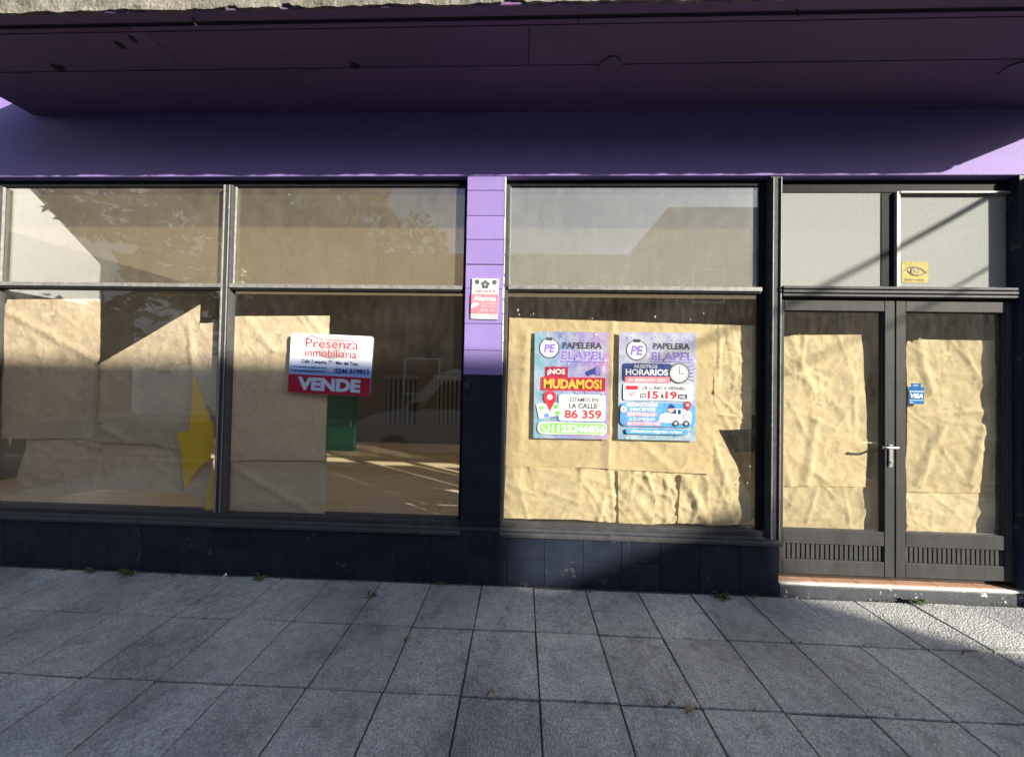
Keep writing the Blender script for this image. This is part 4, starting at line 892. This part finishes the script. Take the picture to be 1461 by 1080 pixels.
# tree
def tree(x, y, h, R, cz, n, label, seed=3, ls=.16):
    rr = random.Random(seed); t = tag(empty('street_tree', (x, y, 0)), label, 'tree')
    b = MB().tube([(x, y, -.15), (x + .1, y, 1.5), (x, y + .1, cz - R * .5)], [.24, .18, .13], 10)
    for k in range(8):
        a = k * .785 + rr.uniform(-.3, .3); e = Vector((x + R * .6 * math.cos(a), y + R * .6 * math.sin(a), cz + rr.uniform(-.3, .5) * R)); s_ = Vector((x, y + .1, cz - R * .55)); b.tube([s_, s_.lerp(e, .5) + Vector((0, 0, .15)), e], [.09, .06, .02], 6)
    b.build('trunk', M['bark'], t)
    cl = [(Vector((rr.gauss(0, .45), rr.gauss(0, .45), rr.gauss(0, .36))), rr.uniform(.22, .42)) for _ in range(34)]
    c = MB()
    for _ in range(n):
        o, r_ = rr.choice(cl); d = Vector((rr.gauss(0, 1), rr.gauss(0, 1), rr.gauss(0, 1))).normalized() * r_ * rr.uniform(.6, 1)
        p_ = Vector((x, y, cz)) + (o + d) * R; u = Vector((rr.gauss(0, 1), rr.gauss(0, 1), rr.gauss(0, 1))).normalized(); v = u.orthogonal().normalized(); s_ = ls * rr.uniform(.6, 1.3)
        c.quad(p_ - u * s_, p_ + v * s_ * .5, p_ + u * s_, p_ - v * s_ * .5)
    me = c.build('crown', M['leaf'], t)
tree(-7.2, -7.2, 8, 3.6, 5.9, 9000, 'broad round street tree left of the low grey house', 3, .2)
# parked van
def van(x0, y0, label):
    t = tag(empty('parked_van', (x0 + 2.2, y0 - .85, -.13)), label, 'van'); z = -.13
    prof = [(0.0, .38), (0.05, .85), (.35, 1.0), (.95, 1.12), (1.65, 1.82), (1.95, 1.93), (4.1, 1.93), (4.35, 1.75), (4.42, .9), (4.42, .38), (3.95, .32), (.5, .32)]
    b = MB(); yy = [0, -.06, -1.64, -1.70]; ins = [.0, .0, .0, .0]; rings = []
    for k, y in enumerate(yy):
        s_ = 0.03 if k in (0, 3) else 0
        rings.append([b.bm.verts.new((x0 + 2.2 + (px - 2.2) * (1 - s_ * .5), y0 + y, z + pz - (s_ * (pz - .9) if pz > .9 else 0))) for px, pz in prof])
    for r0, r1 in zip(rings, rings[1:]):
        for k in range(len(prof)): b.bm.faces.new((r0[k], r0[(k + 1) % len(prof)], r1[(k + 1) % len(prof)], r1[k]))
    b.bm.faces.new(rings[0]); b.bm.faces.new(rings[-1][::-1])
    b.build('body', M['car_paint'], t)
    for s_, ya, yb in ((1, y0 - .004, y0 + .006), (-1, y0 - 1.706, y0 - 1.696)):
        for pts in ([(1.35, 1.15), (1.80, 1.68), (2.25, 1.72), (2.25, 1.15)], [(2.35, 1.15), (2.35, 1.72), (3.2, 1.72), (3.2, 1.15)], [(3.3, 1.15), (3.3, 1.72), (4.1, 1.70), (4.2, 1.15)]):
            MB().prism([(x0 + a_, z + c_) for a_, c_ in pts], 'y', ya, yb).build('side_window', M['car_glass'], t)
        for xx in (.85, 3.55):
            wmid = (ya + yb) / 2 - s_ * .07
            w_ = MB().disc((x0 + xx, z + .32), .32, 'y', wmid - .10, wmid + .10, 24).build('wheel', M['rubber'], t)
            MB().disc((x0 + xx, z + .32), .2, 'y', wmid - .106, wmid + .106, 18).build('rim', M['chrome'], w_)
        MB().box(x0 + 1.2, x0 + 1.35, min(ya, ya + s_ * .2), max(ya, ya + s_ * .2), z + 1.12, z + 1.28, .02).build('mirror', M['rubber'], t)
    MB().prism([(x0 + .96, z + 1.155), (x0 + 1.0, z + 1.135), (x0 + 1.66, z + 1.80), (x0 + 1.62, z + 1.82)], 'y', y0 - 1.55, y0 - .15).build('windscreen', M['car_glass'], t)
    MB().box(x0 - .03, x0 + .06, y0 - 1.66, y0 - .04, z + .38, z + .6, .02).build('bumper', M['rubber'], t)
    for y in (y0 - .35, y0 - 1.35): MB().box(x0 - .005, x0 + .1, y - .14, y + .14, z + .68, z + .82, .02).build('headlight', M['chrome'], t)
    for y in (y0 - .16, y0 - 1.54): MB().box(x0 + 4.38, x0 + 4.435, y - .07, y + .07, z + .8, z + 1.15, .01).build('tail_lamp', M['lamp_red'], t)
van(-3.3, -3.35, 'white van parked at the kerb, seen as a reflection in the second window')

# ------------------------------------------------------------------ things in the room
p = at(470, 564, 3.6); q = at(506, 636, 3.6)
gp = tag(empty('green_cabinet', ((p.x + q.x) / 2, 3.6, FZ)), 'dark green cabinet in the room behind the sale sign', 'cabinet')
MB().box(p.x - .1, q.x, 3.6, 3.68, FZ, p.z, .01).build('carcass', M['green'], gp)
MB().box(p.x - .08, q.x - .02, 3.58, 3.599, FZ + .08, p.z - .03, .005).build('cabinet_door', M['green'], gp)
MB().box(q.x - .08, q.x - .06, 3.555, 3.579, (FZ + p.z) / 2 - .06, (FZ + p.z) / 2 + .06, .003).build('handle', M['metal'], gp)
p = at(606, 490, RY - .03); q = at(626, 512, RY - .03)
fr = tag(MB().box(p.x, q.x, RY - .03, RY - .001, q.z, p.z, .004).build('wall_frame', M['dark'], None, origin=(p.x, RY, q.z)), 'small dark frame hung on the back wall of the room', 'picture frame')
